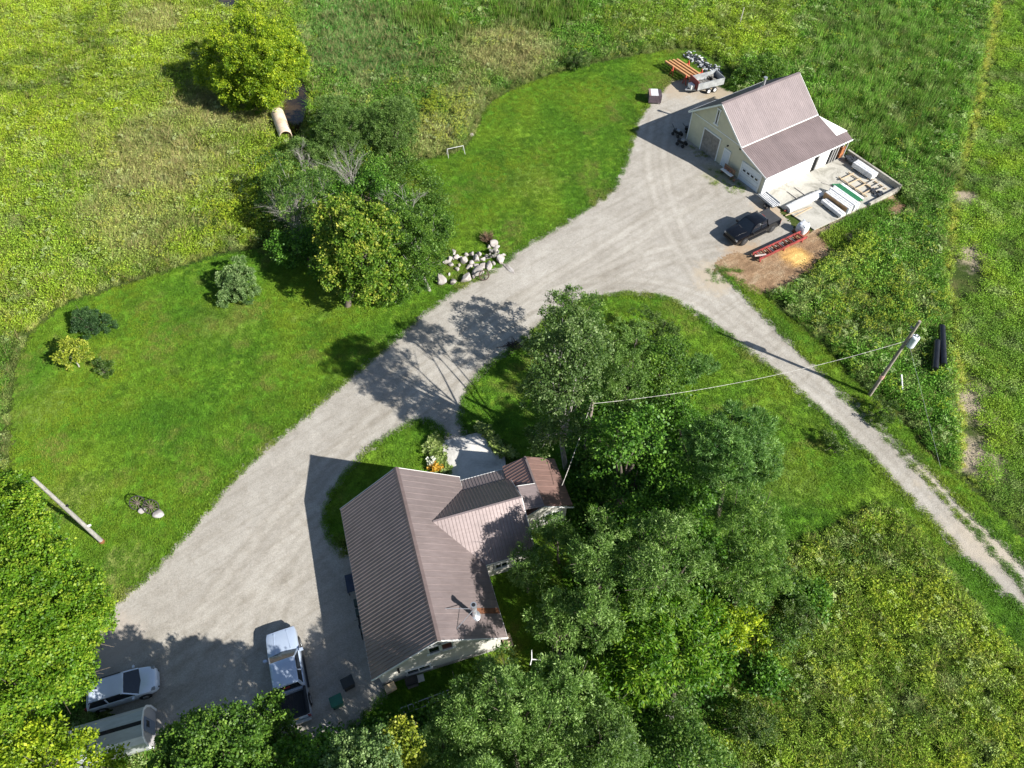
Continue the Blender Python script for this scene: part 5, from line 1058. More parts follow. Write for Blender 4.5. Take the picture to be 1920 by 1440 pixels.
free_tree('young_tree', 'thin dark young tree overlapping the rear of the white pickup', 'tree', (520, 1440), [(505, 1330, 6.6, .6), (522, 1345, 6.8, .7), (500, 1358, 6.2, .75), (527, 1372, 5.8, .7), (500, 1390, 5.4, .9), (540, 1405, 5, .9), (512, 1314, 6.4, .4)], 'maple', 36, .55, r0=.09)
free_tree('dark_tree', 'dark leafy tree at the bottom edge behind the pickup', 'tree', (580, 1490), [(560, 1412, 6.4, 1.1), (600, 1420, 7.0, 1.15), (630, 1435, 7.6, 1.2), (550, 1440, 7, 1.2), (590, 1450, 8, 1.3), (640, 1460, 8.6, 1.4), (600, 1480, 8, 1.4), (540, 1475, 7.5, 1.3)], 'darkmaple', 37, 1., r0=.12)
# --- bottom middle
free_tree('birch_tree', 'pale-leaved slender tree at the bottom edge, left of the yellow one', 'tree', (670, 1500), [(655, 1408, 9.2, .75), (690, 1402, 9.6, .75), (665, 1432, 9.4, 1.0), (705, 1387, 9, .5), (700, 1425, 9.6, .9), (645, 1445, 9.4, 1.0), (715, 1450, 9.6, 1), (670, 1490, 9.8, 1.3), (610, 1500, 9.4, 1.3)], 'lilac', 41, 1.0, 'grey', .12)
free_tree('yellow_tree', 'tree with yellow autumn leaves at the bottom edge', 'tree', (765, 1490), [(752, 1372, 8.4, .5), (745, 1388, 8.6, .65), (765, 1397, 8.4, .65), (740, 1415, 8.0, .8), (768, 1425, 7.8, .8), (750, 1445, 7.4, 1.0)], 'goldgreen', 42, 1.0, r0=.13)
def wl(label, base, lob, seed, kind='willow', **k): return free_tree('willow_tree', label, 'willow', base, lob, kind, seed, **k)
wl('willow at the bottom edge just right of the yellow tree', (815, 1490), [(800, 1405, 6.6, 1.2), (835, 1400, 7, 1.2), (815, 1430, 6.4, 1.4), (790, 1435, 6, 1.2), (850, 1430, 6.2, 1.3), (845, 1380, 6.6, .9)], 43, r0=.15)
wl('round willow directly behind the house, over the ladder', (880, 1440), [(855, 1330, 7.4, 1.1), (885, 1300, 7.2, 1.0), (880, 1335, 8.0, 1.25), (905, 1325, 7.4, 1.1), (865, 1360, 7.2, 1.2), (900, 1360, 7.2, 1.2), (840, 1350, 6.2, 1.0), (885, 1385, 6.2, 1.2)], 44, r0=.16)
wl('tall oval willow right of the one over the ladder', (975, 1450), [(955, 1275, 7.8, 1.1), (940, 1300, 8.0, 1.2), (975, 1300, 8.4, 1.25), (960, 1330, 8.2, 1.3), (990, 1335, 7.8, 1.2), (965, 1365, 7.2, 1.3), (945, 1350, 7., 1.1), (985, 1375, 6.4, 1.2), (940, 1245, 6.8, .9), (925, 1262, 6.4, .85), (910, 1250, 5.8, .8)], 45, r0=.18)
wl('broad willow in front of the small white windmill', (1060, 1430), [(1045, 1235, 7.2, 1.1), (1030, 1260, 7.4, 1.2), (1065, 1265, 8.0, 1.3), (1045, 1295, 8.2, 1.4), (1080, 1300, 7.6, 1.3), (1060, 1335, 7.6, 1.4), (1025, 1320, 7.4, 1.2), (1090, 1340, 6.6, 1.2), (1050, 1370, 6.6, 1.3)], 46, r0=.2)
wl('olive-green willow at the bottom edge right of centre', (1130, 1480), [(1110, 1345, 6.8, 1.2), (1140, 1360, 6.8, 1.2), (1160, 1390, 6.2, 1.2), (1120, 1390, 7, 1.4), (1170, 1420, 5.6, 1.2), (1130, 1425, 6.4, 1.4), (1180, 1440, 5, 1.1)], 47, kind='darkwillow', r0=.18)
wl('low willow clump at the bottom edge of the centre', (1010, 1490), [(980, 1420, 6.2, 1.3), (1020, 1410, 6.4, 1.3), (1050, 1425, 6.4, 1.3), (1000, 1445, 5.8, 1.3), (940, 1440, 5, 1.2), (1070, 1445, 5.8, 1.2), (1090, 1405, 5.8, 1.1), (900, 1505, 9, 1.7), (850, 1515, 9, 1.6), (960, 1510, 8.5, 1.6), (900, 1550, 10, 1.8), (1000, 1530, 9, 1.7), (820, 1540, 9.5, 1.6)], 48, r0=.17)
wl('dark willow gap tree at the bottom edge left of the oval willow', (900, 1490), [(880, 1425, 3.4, 1.3), (915, 1430, 3.4, 1.3), (930, 1410, 3, 1.1)], 49, kind='darkwillow', r0=.12)
# --- right of the house
wl('small willow against the corner of the house wing', (990, 1110), [(975, 1062, 4.6, .9), (998, 1065, 4.6, .85), (985, 1042, 4.0, .7), (1003, 1090, 4.2, .9), (965, 1082, 4.0, .65), (1008, 1045, 4.4, .8)], 51, r0=.1)
wl('willow beside the house addition, light-topped', (1050, 1060), [(1015, 985, 5.8, .9), (1045, 985, 6.0, 1.0), (1010, 1005, 5.2, .85), (1040, 1010, 5.4, 1.0), (1065, 1005, 5.2, .9)], 52, r0=.1)
wl('round willow with two heads in the middle of the grove', (1120, 1120), [(1100, 1040, 8.0, 1.2), (1125, 1025, 8.4, 1.2), (1145, 1045, 7.8, 1.1), (1120, 1060, 7.8, 1.2), (1130, 990, 7.0, .8), (1120, 965, 7.2, .7), (1085, 1055, 7.2, .9), (1150, 1070, 7.0, .9)], 53, r0=.18)
wl('leaning willow nearest the house eave', (1050, 1260), [(1042, 1140, 6.2, 1.1), (1065, 1125, 6.6, 1.1), (1022, 1160, 5.6, .95), (1050, 1170, 6.2, 1.2), (1075, 1155, 6.4, 1.0), (1040, 1188, 5.6, 1.0), (1070, 1190, 5.6, .9), (1016, 1178, 5.0, .65)], 54, r0=.17)
wl('narrow willow right beside the leaning one', (1130, 1270), [(1125, 1100, 7.8, .9), (1110, 1130, 8.0, 1.05), (1140, 1140, 7.8, .95), (1120, 1165, 7.6, 1.1), (1140, 1175, 7.0, .9), (1120, 1200, 6.4, .9)], 55, r0=.15)
wl('big many-headed willow in the right of the grove', (1240, 1180), [(1215, 1055, 9.2, 1.3), (1240, 1070, 9.2, 1.3), (1225, 1095, 8.8, 1.3), (1190, 1085, 8, 1.1), (1270, 1000, 9.0, 1.3), (1245, 1000, 8.8, 1.2), (1220, 1000, 8.4, 1.1), (1190, 1010, 7.8, 1.0), (1300, 1040, 8.0, 1.2), (1305, 1080, 7.6, 1.3), (1290, 1110, 7.4, 1.3), (1270, 1130, 6.6, 1.1), (1195, 1045, 8, 1.0)], 56, r0=.24)
free_tree('walnut_tree', 'bright green long-leaved tree at the right of the grove', 'tree', (1260, 1340), [(1210, 1160, 6.0, 1.3), (1250, 1150, 6.2, 1.2), (1290, 1160, 5.6, 1.2), (1330, 1165, 4.8, 1.1), (1180, 1200, 5.6, 1.2), (1225, 1200, 6.2, 1.4), (1270, 1200, 5.8, 1.3), (1320, 1200, 5.0, 1.2), (1200, 1240, 5.4, 1.3), (1245, 1240, 5.4, 1.3), (1290, 1245, 4.8, 1.2), (1335, 1230, 4.2, 1.1), (1215, 1275, 4.4, 1.1), (1290, 1270, 3.6, 1.0), (1190, 1280, 4.0, 1.1)], 'walnut', 57, 1.0, r0=.2)
free_tree('walnut_tree', 'lower bright green tree between the willows and the walnut', 'tree', (1170, 1330), [(1160, 1255, 4.6, 1.0), (1185, 1300, 3.4, 1.0), (1150, 1280, 3.8, .9), (1130, 1240, 4.0, .9)], 'walnut', 58, .9, r0=.1)
free_tree('maple_tree', 'tall dark maple in the centre of the grove', 'maple', (1150, 960),
    [(1172, 800, 11.5, 1.35), (1212, 806, 11, 1.3), (1148, 825, 9.5, 1.3), (1205, 842, 7, 1.4), (1240, 840, 7.4, 1.2), (1170, 872, 4.6, 1.8), (1225, 885, 5.6, 1.7), (1265, 905, 6.2, 1.4), (1130, 872, 3.6, 1.5), (1190, 922, 5.2, 1.6), (1260, 937, 5.8, 1.4), (1215, 957, 5.6, 1.4), (1100, 835, 4.2, 1.2), (1118, 808, 7.0, 1.1), (1170, 960, 4.8, 1.3)], 'darkmaple', 59, 1.1, r0=.32)
free_tree('poplar_tree', 'tall grey-leaved poplar whose crown leans over the house addition', 'poplar', (1062, 880),
    [(1050, 652, 13.6, 1.5), (1082, 648, 13.8, 1.5), (1022, 670, 12.4, 1.4), (1060, 685, 12.8, 1.5), (1098, 680, 12.2, 1.4), (1020, 710, 10.8, 1.2), (1050, 725, 11, 1.4), (1090, 715, 11, 1.4), (1020, 745, 9.4, 1.2), (1055, 765, 9.2, 1.4), (1090, 750, 9.2, 1.2), (1060, 800, 7.4, 1.1), (1035, 810, 6.6, 1.1), (1015, 828, 5.2, .8), (1005, 812, 5.4, .6), (1075, 625, 13.6, 1.2), (1060, 600, 9.8, 1.5), (1042, 622, 8.8, 1.3), (1092, 612, 9.6, 1.4), (1020, 645, 9.6, 1.1)], 'poplar', 60, .8, 'grey', .2)
free_tree('poplar_tree', 'dense dark poplar at the drive end of the island lawn', 'poplar', (1075, 690),
    [(1050, 575, 5.6, 1.3), (1080, 565, 6.0, 1.3), (1105, 580, 5.6, 1.2), (1060, 600, 5.4, 1.4), (1095, 605, 5.6, 1.4), (1040, 620, 4.4, 1.2), (1075, 625, 5.2, 1.4), (1110, 630, 4.6, 1.2), (1075, 650, 4, 1.3), (1055, 555, 5.6, .7), (1115, 560, 5.4, .7)], 'ash', 61, 1.0, 'brown', .18, multi=2)
wl('soft grey-green willow right of the dark poplar', (1175, 760), [(1160, 632, 8.8, 1.4), (1190, 645, 8.2, 1.3), (1145, 662, 8.4, 1.3), (1175, 680, 7.6, 1.5), (1155, 705, 5.8, 1.4), (1190, 715, 5.4, 1.2), (1150, 740, 4.6, 1.2), (1200, 620, 5.0, 1.0), (1175, 750, 3.8, 1.1)], 62, kind='willow', r0=.17)
free_tree('hawthorn_tree', 'bushy green tree on the sunny side of the grove', 'tree', (1245, 760), [(1225, 670, 4.6, 1.3), (1250, 665, 4.4, 1.3), (1270, 685, 3.6, 1.1), (1235, 700, 4.2, 1.4), (1260, 710, 3.4, 1.2), (1220, 730, 3.4, 1.3), (1250, 745, 2.6, 1.1), (1265, 650, 3.2, .9)], 'maple', 63, .9, r0=.14, multi=2)
free_tree('hawthorn_tree', 'low leafy bush at the upper corner of the grove', 'tree', (1235, 640), [(1225, 610, 2.2, 1.0), (1245, 625, 2.2, 1.0), (1210, 600, 2.2, .9), (1255, 640, 1.8, .8)], 'shrub', 64, 1., r0=.08, multi=2)
free_tree('spruce_tree', 'small round evergreen alone on the island lawn', 'evergreen', (1305, 710), [(1300, 690, 1.5, .95), (1322, 690, 1.3, .9), (1308, 677, 1.7, .75), (1295, 700, .9, .7), (1338, 685, .8, .6)], 'pine', 65, .75, r0=.07)
free_tree('young_tree', 'dark young tree in the shade beneath the grove by the pine', 'tree', (1270, 800), [(1260, 770, 3, 1.1), (1285, 780, 3.2, 1.1), (1275, 810, 3, 1.2), (1300, 820, 2.4, 1.0), (1300, 945, 4.2, 1.4), (1320, 920, 3.4, 1.2)], 'darkmaple', 66, .9, r0=.1, multi=2)
free_tree('pine_tree', 'blue-green pine on the island lawn, upper of the two conifers', 'pine', (1345, 965),
    [(1370, 790, 10.2, 1.4), (1345, 800, 9.6, 1.3), (1400, 800, 9.2, 1.4), (1365, 825, 9.8, 1.7), (1400, 835, 9, 1.5), (1425, 850, 7.6, 1.3), (1335, 840, 8.6, 1.4), (1370, 865, 8.4, 1.7), (1405, 880, 7.4, 1.5), (1335, 880, 7.2, 1.4), (1370, 905, 6.4, 1.5), (1410, 915, 5.6, 1.2), (1310, 860, 6.6, 1.2), (1375, 775, 9.6, .8), (1430, 820, 7, .9), (1305, 885, 5, 1)], 'pine', 67, .95, r0=.24)
free_tree('larch_tree', 'soft green larch, lower of the two conifers', 'larch', (1375, 1140),
    [(1400, 945, 9.0, 1.4), (1370, 960, 8.8, 1.3), (1430, 965, 8.4, 1.5), (1395, 985, 9.4, 1.7), (1435, 1000, 8.2, 1.5), (1360, 1000, 8.4, 1.4), (1400, 1030, 8.4, 1.7), (1440, 1040, 7.2, 1.4), (1365, 1045, 7.4, 1.5), (1400, 1075, 6.8, 1.6), (1440, 1080, 6, 1.3), (1375, 1095, 5.8, 1.4), (1415, 1115, 5, 1.3), (1350, 1080, 6, 1.2), (1455, 1015, 6.6, 1)], 'larch', 68, 1.0, r0=.24)
free_tree('forest_shrub', 'yellowish bush below the larch', 'bush', (1385, 1200), [(1370, 1165, 2.6, 1.1), (1400, 1160, 2.4, 1.0), (1425, 1180, 1.8, .9), (1380, 1195, 1.8, 1.0)], 'lime', 69, .9, r0=.08, multi=2)
free_tree('round_shrub', 'grey-green rounded bush alone below the bright walnut', 'shrub', (1268, 1360), [(1260, 1310, 3.0, .9), (1280, 1325, 2.8, .8), (1255, 1330, 2.4, .8), (1268, 1343, 2.0, .7), (1270, 1300, 2.6, .7)], 'darkwillow', 70, 1.1, 'grey', .06, multi=3)
free_tree('alder_tree', 'coarse-leaved tree at the bottom edge right of the willows', 'tree', (1290, 1480), [(1255, 1400, 4, 1.1), (1290, 1390, 4.2, 1.1), (1320, 1400, 4, 1.1), (1270, 1425, 4, 1.2), (1310, 1430, 4, 1.2), (1230, 1430, 3.6, 1.1), (1345, 1425, 3, 1), (1240, 1375, 3.4, .8)], 'ash', 71, 1.0, r0=.13)
BUSH = [((1480, 1120), 2.0, 1.2, 'leafy bush in the rough right of the larch'), ((1520, 1140), 1.6, 1.1, 'leafy bush a step further right in the rough'), ((1500, 1180), 1.5, 1.1, 'dense bush in the middle of the rough below the larch'), ((1460, 1210), 1.6, 1.1, 'bush in the rough under the yellowish bush'), ((1440, 1290), 1.3, 1.0, 'olive bush low in the rough'), ((1400, 1380), 1.4, 1.1, 'bush near the bottom edge left of the open weeds')]
for i, (b_, h_, r_, lb) in enumerate(BUSH):
    free_tree('wild_bush', lb, 'bush', b_, [(b_[0]-14, b_[1]-22, h_, r_*.8), (b_[0]+14, b_[1]-20, h_*.9, r_*.8), (b_[0], b_[1]-8, h_*.6, r_*.8), (b_[0]+3, b_[1]-34, h_*.8, r_*.7)], ['ash', 'darkmaple', 'shrub'][i % 3], 80+i, 1., r0=.06, multi=2)
free_tree('wild_bush', 'dark rounded bush behind the barn', 'bush', (1425, 150), [(1410, 128, 1.9, 1.3), (1435, 125, 2.0, 1.3), (1455, 135, 1.6, 1.2), (1395, 145, 1.2, 1.1), (1430, 145, 1.2, 1.2)], 'maple', 90, .8, r0=.07, multi=3)
free_tree('wild_bush', 'small dark bush at the top edge of the upper lawn', 'bush', (1083, 125), [(1075, 112, 1.3, 1.0), (1095, 108, 1.4, 1.0), (1085, 120, .8, .9)], 'shrub', 91, .9, r0=.06, multi=2)
free_tree('wild_bush', 'low green bush on the island lawn by the right drive', 'bush', (1567, 840), [(1560, 828, .6, .55), (1575, 838, .6, .5), (1553, 818, .5, .45)], 'shrub', 92, 1.2, r0=.04, multi=2)
free_tree('wild_bush', 'bush at the foot of the transformer pole', 'bush', (1660, 785), [(1650, 765, .9, .7), (1672, 775, .9, .7), (1660, 790, .6, .6)], 'shrub', 93, 1., r0=.04, multi=2)
# forest floor thicket under the groves so that the dark gaps hold leaves
def thicket(poly, n, label, kind, hmax, seed):
    rs = np.random.RandomState(seed); pw_ = W2(poly); x0, y0 = pw_.min(0); x1, y1 = pw_.max(0); X = x0+rs.rand(n*3)*(x1-x0); Y = y0+rs.rand(n*3)*(y1-y0); k = sdist(X, Y, pw_) < 0
    X = X[k][:n]; Y = Y[k][:n]; kd = KIND[kind]; m = 60; nn = len(X); h = hmax*(.4+.6*rs.rand(nn))
    p = np.stack([np.repeat(X, m), np.repeat(Y, m), np.zeros(nn*m)], 1)+rs.normal(size=(nn*m, 3))*[.42, .42, 0]; p[:, 2] = np.repeat(h, m)*rs.rand(nn*m)**.6+.05
    N_ = len(p); dr = unit(rs.normal(size=(N_, 3))+[0, 0, -.2]); nr = unit(rs.normal(size=(N_, 3))*.5+[0, 0, .8])
    V, Fq, tt = leaves(p, dr, nr, kd['ll']*(.6+.6*rs.rand(N_)), kd['lw']*(.6+.6*rs.rand(N_)), np.clip(np.repeat(rs.rand(nn), m)*.5+.4*rs.rand(N_), 0, 1))
    tag(npmesh('undergrowth', V, Fq, LM_(kind+'_leaves', kd['cols']), None, {'tint': tt}), label, 'undergrowth', kind='stuff')
thicket([(1060, 860), (1100, 760), (1200, 700), (1290, 760), (1330, 860), (1330, 1000), (1400, 1120), (1400, 1300), (1200, 1400), (1090, 1300), (1060, 1150), (1090, 1000)], 900, 'leafy undergrowth beneath the grove right of the house', 'darkmaple', 1.3, 1)
thicket([(330, 1430), (460, 1412), (560, 1402), (640, 1385), (720, 1360), (900, 1310), (1080, 1260), (1250, 1330), (1300, 1460), (900, 1500), (300, 1500)], 950, 'undergrowth beneath the willows along the bottom edge', 'darkmaple', 1.2, 2)
thicket([(480, 300), (600, 270), (760, 290), (830, 350), (850, 430), (820, 500), (700, 540), (620, 500), (560, 480), (490, 450), (470, 380)], 800, 'undergrowth of the thicket beside the upper lawn', 'ash', 1.5, 3)
thicket([(-60, 900), (60, 920), (140, 1050), (160, 1180), (120, 1300), (60, 1440), (300, 1480), (-100, 1500)], 350, 'undergrowth beneath the maples at the left edge', 'darkmaple', .9, 4)
# hosta borders and flowers by the patio
def border(path, wd, n, cols, label, nm, seed, ln=.22, lw=.11, h=.35):
    rs = np.random.RandomState(seed); P_ = np.array([G(*q)[:2] for q in path]); seg = rs.randint(0, len(P_)-1, n); f = rs.rand(n)[:, None]; c = P_[seg]*(1-f)+P_[seg+1]*f+rs.normal(size=(n, 2))*wd*.42
    m = 14; p = np.repeat(np.c_[c, np.full(n, .08)+rs.rand(n)*h], m, 0); N_ = len(p); a = rs.rand(N_)*6.28; d = unit(np.stack([np.cos(a), np.sin(a), .35+.3*rs.rand(N_)], 1)); p = p+d*.04
    V, Fq, tt = leaves(p, d, unit(rs.normal(size=(N_, 3))*.25+[0, 0, 1]), ln*(.6+.7*rs.rand(N_)), lw*(.7+.6*rs.rand(N_)), np.clip(np.repeat(rs.rand(n), m)*.5+.5*rs.rand(N_), 0, 1))
    return npmesh(nm, V, Fq, LM_(nm+'_leaves', cols), None, {'tint': tt})
HC_ = [(.07, .14, .02), (.20, .28, .06), (.42, .46, .20)]
tag(border([(822, 826), (812, 840), (818, 855), (826, 870), (834, 888)], .7, 260, HC_, '', 'hosta_border', 1), 'light green hosta border along the left side of the patio', 'plants', kind='stuff')
tag(border([(898, 803), (915, 812), (925, 832), (940, 848), (962, 858)], .5, 230, HC_, '', 'hosta_border', 2), 'light green hosta border curving right of the patio', 'plants', kind='stuff')
tag(border([(808, 868), (816, 874)], .35, 22, [(.5, .5, .42), (.75, .75, .68), (.8, .8, .75)], '', 'white_hydrangea', 3, .13, .12, .6), 'white flowering bush by the house corner and patio', 'flowers', kind='stuff')
tag(border([(812, 878), (822, 884)], .45, 45, [(.35, .16, .02), (.6, .33, .03), (.7, .5, .08)], '', 'orange_flowers', 4, .14, .1, .5), 'orange flowers in front of the white bush at the house corner', 'flowers', kind='stuff')
# ---------------------------------------------------------------- meadow weeds (countless: one object per kind of growth)
TC = bpy.data.collections.new('weed_sources')      # not linked to the scene: only the sources of the scattered weeds
def wmesh(name, parts):
    """parts: list of (V, F, material)"""
    V = []; Fl = []; mi = []; mats = []; b = 0
    for v, f, m in parts:
        if m not in mats: mats.append(m)
        V.append(v); Fl.append(f+b); mi += [mats.index(m)]*len(f); b += len(v)
    o = npmesh(name, np.concatenate(V), np.concatenate(Fl), None, None, None, mats=mats, midx=mi)
    SC.collection.objects.unlink(o); TC.objects.link(o); return o
MW = m_weed('weed_leaf'); MWD = m_weed('weed_stem', (.6, .6, .6)); MY = m_weed('goldenrod_top', (1, 1, 1), (.36, .35, .02), .55); MWH = m_weed('white_umbel', (1, 1, 1), (.42, .46, .26), .55); MT = m_weed('dry_seedhead', (1, 1, 1), (.30, .22, .12), .35)
def puff(rs, n, c, s, ln, wd, up=.6, flat=.6):
    p = np.array(c)+rs.normal(size=(n, 3))*np.array(s); p[:, 2] = np.maximum(p[:, 2], .02)
    d = unit(rs.normal(size=(n, 3))*[1, 1, flat]); nr = unit(rs.normal(size=(n, 3))*.45+[0, 0, up]); V, Fq, _ = leaves(p, d, nr, ln*(.6+.8*rs.rand(n)), wd*(.6+.8*rs.rand(n)), np.zeros(n)); return V, Fq
def blades(rs, n, spread, h, w, lean=.35):
    b = np.c_[rs.normal(size=(n, 2))*spread, np.zeros(n)]; a = rs.rand(n)*6.28; ln = lean*rs.rand(n); d = unit(np.stack([np.cos(a)*ln, np.sin(a)*ln, np.ones(n)], 1)); H_ = h*(.6+.5*rs.rand(n))
    side = np.stack([-np.sin(a+.6), np.cos(a+.6), np.zeros(n)], 1)*w; t = b+d*H_[:, None]; mid = b+d*(H_*.6)[:, None]; t = t+np.stack([np.cos(a), np.sin(a), -.3*np.ones(n)], 1)*(lean*.5*H_)[:, None]
    V = np.stack([b-side*.5, b+side*.5, mid+side*.5, mid-side*.5, t], 1).reshape(-1, 3); k = np.arange(n)*5
    Fq = np.concatenate([np.stack([k, k+1, k+2, k+3], 1), np.stack([k+3, k+2, k+4, k+4], 1)]); return V, Fq[:n*2]
def blades4(rs, n, spread, h, w, lean=.35):
    """narrow blades as bent diamonds"""
    b = np.c_[rs.normal(size=(n, 2))*spread, np.zeros(n)]; a = rs.rand(n)*6.28; d = unit(np.stack([np.cos(a)*lean*rs.rand(n), np.sin(a)*lean*rs.rand(n), np.ones(n)], 1)); H_ = h*(.6+.5*rs.rand(n))
    side = np.stack([-np.sin(a+.6), np.cos(a+.6), np.zeros(n)], 1)*w; t = b+d*H_[:, None]+np.stack([np.cos(a), np.sin(a), -.25*np.ones(n)], 1)*(lean*.6*H_)[:, None]; mid = b+d*(H_*.55)[:, None]
    return np.stack([b, mid+side*.5, t, mid-side*.5], 1).reshape(-1, 3), np.arange(n*4).reshape(n, 4)
rs = np.random.RandomState(77); src = []
for v in range(2):   # 0,1 leafy
    a = puff(rs, 70, (0, 0, .38), (.24, .24, .20), .13, .07); b = blades4(rs, 12, .16, .75, .03, .3); src.append(wmesh('aa_leafy_weed', [(*a, MW), (*b, MWD)]))
for v in range(2):   # 2,3 goldenrod: several stems with yellow plumes
    parts = [(*puff(rs, 34, (0, 0, .4), (.22, .22, .22), .16, .05), MW)]
    for k in range(7): c = rs.normal(size=2)*.24; parts.append((*puff(rs, 7, (c[0], c[1], .78+.15*rs.rand()), (.06, .06, .06), .12, .07, .8), MY))
    src.append(wmesh('bb_goldenrod', parts))
for v in range(2):   # 4,5 tussock
    src.append(wmesh('cc_grass_tussock', [(*blades4(rs, 60, .15, .8, .035, .9), MW), (*blades4(rs, 12, .13, .95, .04, .5), MT)]))
for v in range(1):   # 6 white umbels
    parts = [(*puff(rs, 36, (0, 0, .38), (.24, .24, .2), .16, .07), MW)]
    for k in range(6): c = rs.normal(size=2)*.22; parts.append((*puff(rs, 6, (c[0], c[1], .75+.1*rs.rand()), (.06, .06, .03), .12, .09, 1.5, .2), MWH))
    src.append(wmesh('dd_white_flower', parts))
src.append(wmesh('ee_reed', [(*blades4(rs, 34, .2, 1.5, .05, .18), MW), (*blades4(rs, 5, .18, 1.6, .05, .1), MT)]))          # 7
src.append(wmesh('ff_crop_plant', [(*puff(rs, 64, (0, 0, .34), (.26, .26, .13), .11, .08, .8), MW)]))      # 8
src.append(wmesh('gg_short_grass', [(*blades4(rs, 26, .10, .14, .022, .9), MW)]))      # 9
def scatter(name, X, Y, idx, scl, tint, z=0.):
    n = len(X); me = bpy.data.meshes.new(name); me.vertices.add(n); me.vertices.foreach_set('co', np.stack([X, Y, np.full(n, z)], 1).astype(np.float32).ravel())
    a = me.attributes.new('idx', 'INT', 'POINT'); a.data.foreach_set('value', idx.astype(np.int32))
    rr = np.random.RandomState(n % 1000)
    a = me.attributes.new('rot', 'FLOAT_VECTOR', 'POINT'); a.data.foreach_set('vector', np.stack([rr.normal(size=n)*.12, rr.normal(size=n)*.12, rr.rand(n)*6.28], 1).astype(np.float32).ravel())
    a = me.attributes.new('scl', 'FLOAT_VECTOR', 'POINT'); a.data.foreach_set('vector', scl.astype(np.float32).ravel())
    a = me.attributes.new('tint', 'FLOAT_COLOR', 'POINT'); a.data.foreach_set('color', np.c_[tint, np.ones(n)].astype(np.float32).ravel())
    o = link(bpy.data.objects.new(name, me)); ng = bpy.data.node_groups.new(name, 'GeometryNodeTree')
    ng.interface.new_socket('Geometry', in_out='INPUT', socket_type='NodeSocketGeometry'); ng.interface.new_socket('Geometry', in_out='OUTPUT', socket_type='NodeSocketGeometry')
    N = ng.nodes; I = N.new('NodeGroupInput'); O = N.new('NodeGroupOutput'); ip = N.new('GeometryNodeInstanceOnPoints'); ci = N.new('GeometryNodeCollectionInfo')
    ci.inputs['Collection'].default_value = TC; ci.inputs['Separate Children'].default_value = True; ci.inputs['Reset Children'].default_value = True
    ip.inputs['Pick Instance'].default_value = True; Lk = ng.links.new; Lk(I.outputs[0], ip.inputs['Points']); Lk(ci.outputs[0], ip.inputs['Instance'])
    for an, ty, sk in (('idx', 'INT', 'Instance Index'), ('rot', 'FLOAT_VECTOR', 'Rotation'), ('scl', 'FLOAT_VECTOR', 'Scale')):
        q = N.new('GeometryNodeInputNamedAttribute'); q.data_type = ty; q.inputs[0].default_value = an; Lk(q.outputs[0], ip.inputs[sk])
    Lk(ip.outputs[0], O.inputs[0]); md = o.modifiers.new('scatter', 'NODES'); md.node_group = ng; o['kind'] = 'stuff'; return o
rs = np.random.RandomState(5)
# points spread over the visible ground, denser nearer the camera
N0 = 200000; X = rs.uniform(-90, 90, N0); Y = rs.uniform(4, 118, N0)
u, v = proj(X, Y, 0.); k = (u > -60) & (u < 1980) & (v > -60) & (v < 1500); X = X[k]; Y = Y[k]; u = u[k]; v = v[k]
dens = np.interp(v, [0, 500, 800], [.55, .75, 1.0]); k = rs.rand(len(X)) < dens; X, Y, u, v = X[k], Y[k], u[k], v[k]
mown = np.full(len(X), 1e9)
for p in (LAWN_W, ISLAND, WEDGE, VERGE_E, VERGE_W, YARD_S, DRIVE, DIRT): mown = np.minimum(mown, sdist(X, Y, p))
wobble = (fbm(X, Y, 1.6, 4)-.5)*.9
def locpts(O, rz): c, s = math.cos(rz), math.sin(rz); return (X-O.x)*c+(Y-O.y)*s, -(X-O.x)*s+(Y-O.y)*c
bx, by = locpts(BO, BZ); hx, hy = locpts(HO, HZ)
free = (mown > .25+wobble*.5) & ~((bx > -4.6) & (bx < 8.2) & (by > -.3) & (by < 11.6)) & ~((bx > 7.2) & (bx < 15.6) & (by > -.3) & (by < 13.9)) & ~((hx > -6) & (hx < 12) & (hy > -14) & (hy < 5))
for cpoly, mg in ((CREEK, .35), (CREEK2, .9)): free &= sdist(X, Y, cpoly) > mg
a0 = G(520, 212); a1 = G(536, 256); free &= sdist(X, Y, np.array([[a0.x-.9, a0.y], [a0.x+.9, a0.y], [a1.x+.9, a1.y-.5], [a1.x-.9, a1.y-.5]])) > 0
a0 = G(1345, 140); free &= ((X-a0.x)**2+(Y-a0.y)**2 > 4)
a1 = G(1290, 105); free &= sdist(X, Y, np.array([[a1.x-1, a1.y], [a1.x, a1.y+1], [a0.x+1, a0.y], [a0.x, a0.y-1]])) > 0
ylim = np.interp(v, [-60, 0, 100, 200, 300, 380, 480, 560, 650, 760, 880, 960, 1500], [1890, 1880, 1862, 1840, 1815, 1797, 1785, 1790, 1800, 1806, 1815, 1850, 2600])   # edge of the crop field
bare = ((np.abs(u-1812-.0*v) < 24+10*np.sin(v*.05)) & (v > 470) & (v < 560)) | ((u > 1806) & (u < 1845+14*np.sin(v*.07)) & (v > 700) & (v < 895) & (fbm(X, Y, 2.2, 8) > .36)) | (((u-1808)**2/26**2+(v-370)**2/10**2) < 1)
pipes = (np.abs(u-1762) < 13) & (v > 610) & (v < 700)
free &= ~(bare & (rs.rand(len(X)) < .93)) & ~(pipes & (rs.rand(len(X)) < .8))
X, Y, u, v, ylim, mown = X[free], Y[free], u[free], v[free], ylim[free], mown[free]; n = len(X)
T = np.zeros((n, 3)); big = fbm(X, Y, 14, 1, 4); med = fbm(X, Y, 3.5, 2, 4); f3 = fbm(X, Y, 1.2, 3, 2)
green = np.array([.090, .200, .022]); yg = np.array([.225, .310, .022]); dark = np.array([.045, .090, .016]); tan = np.array([.29, .29, .11]); pale = np.array([.26, .31, .12]); cool = np.array([.085, .215, .045]); olive = np.array([.105, .180, .024])
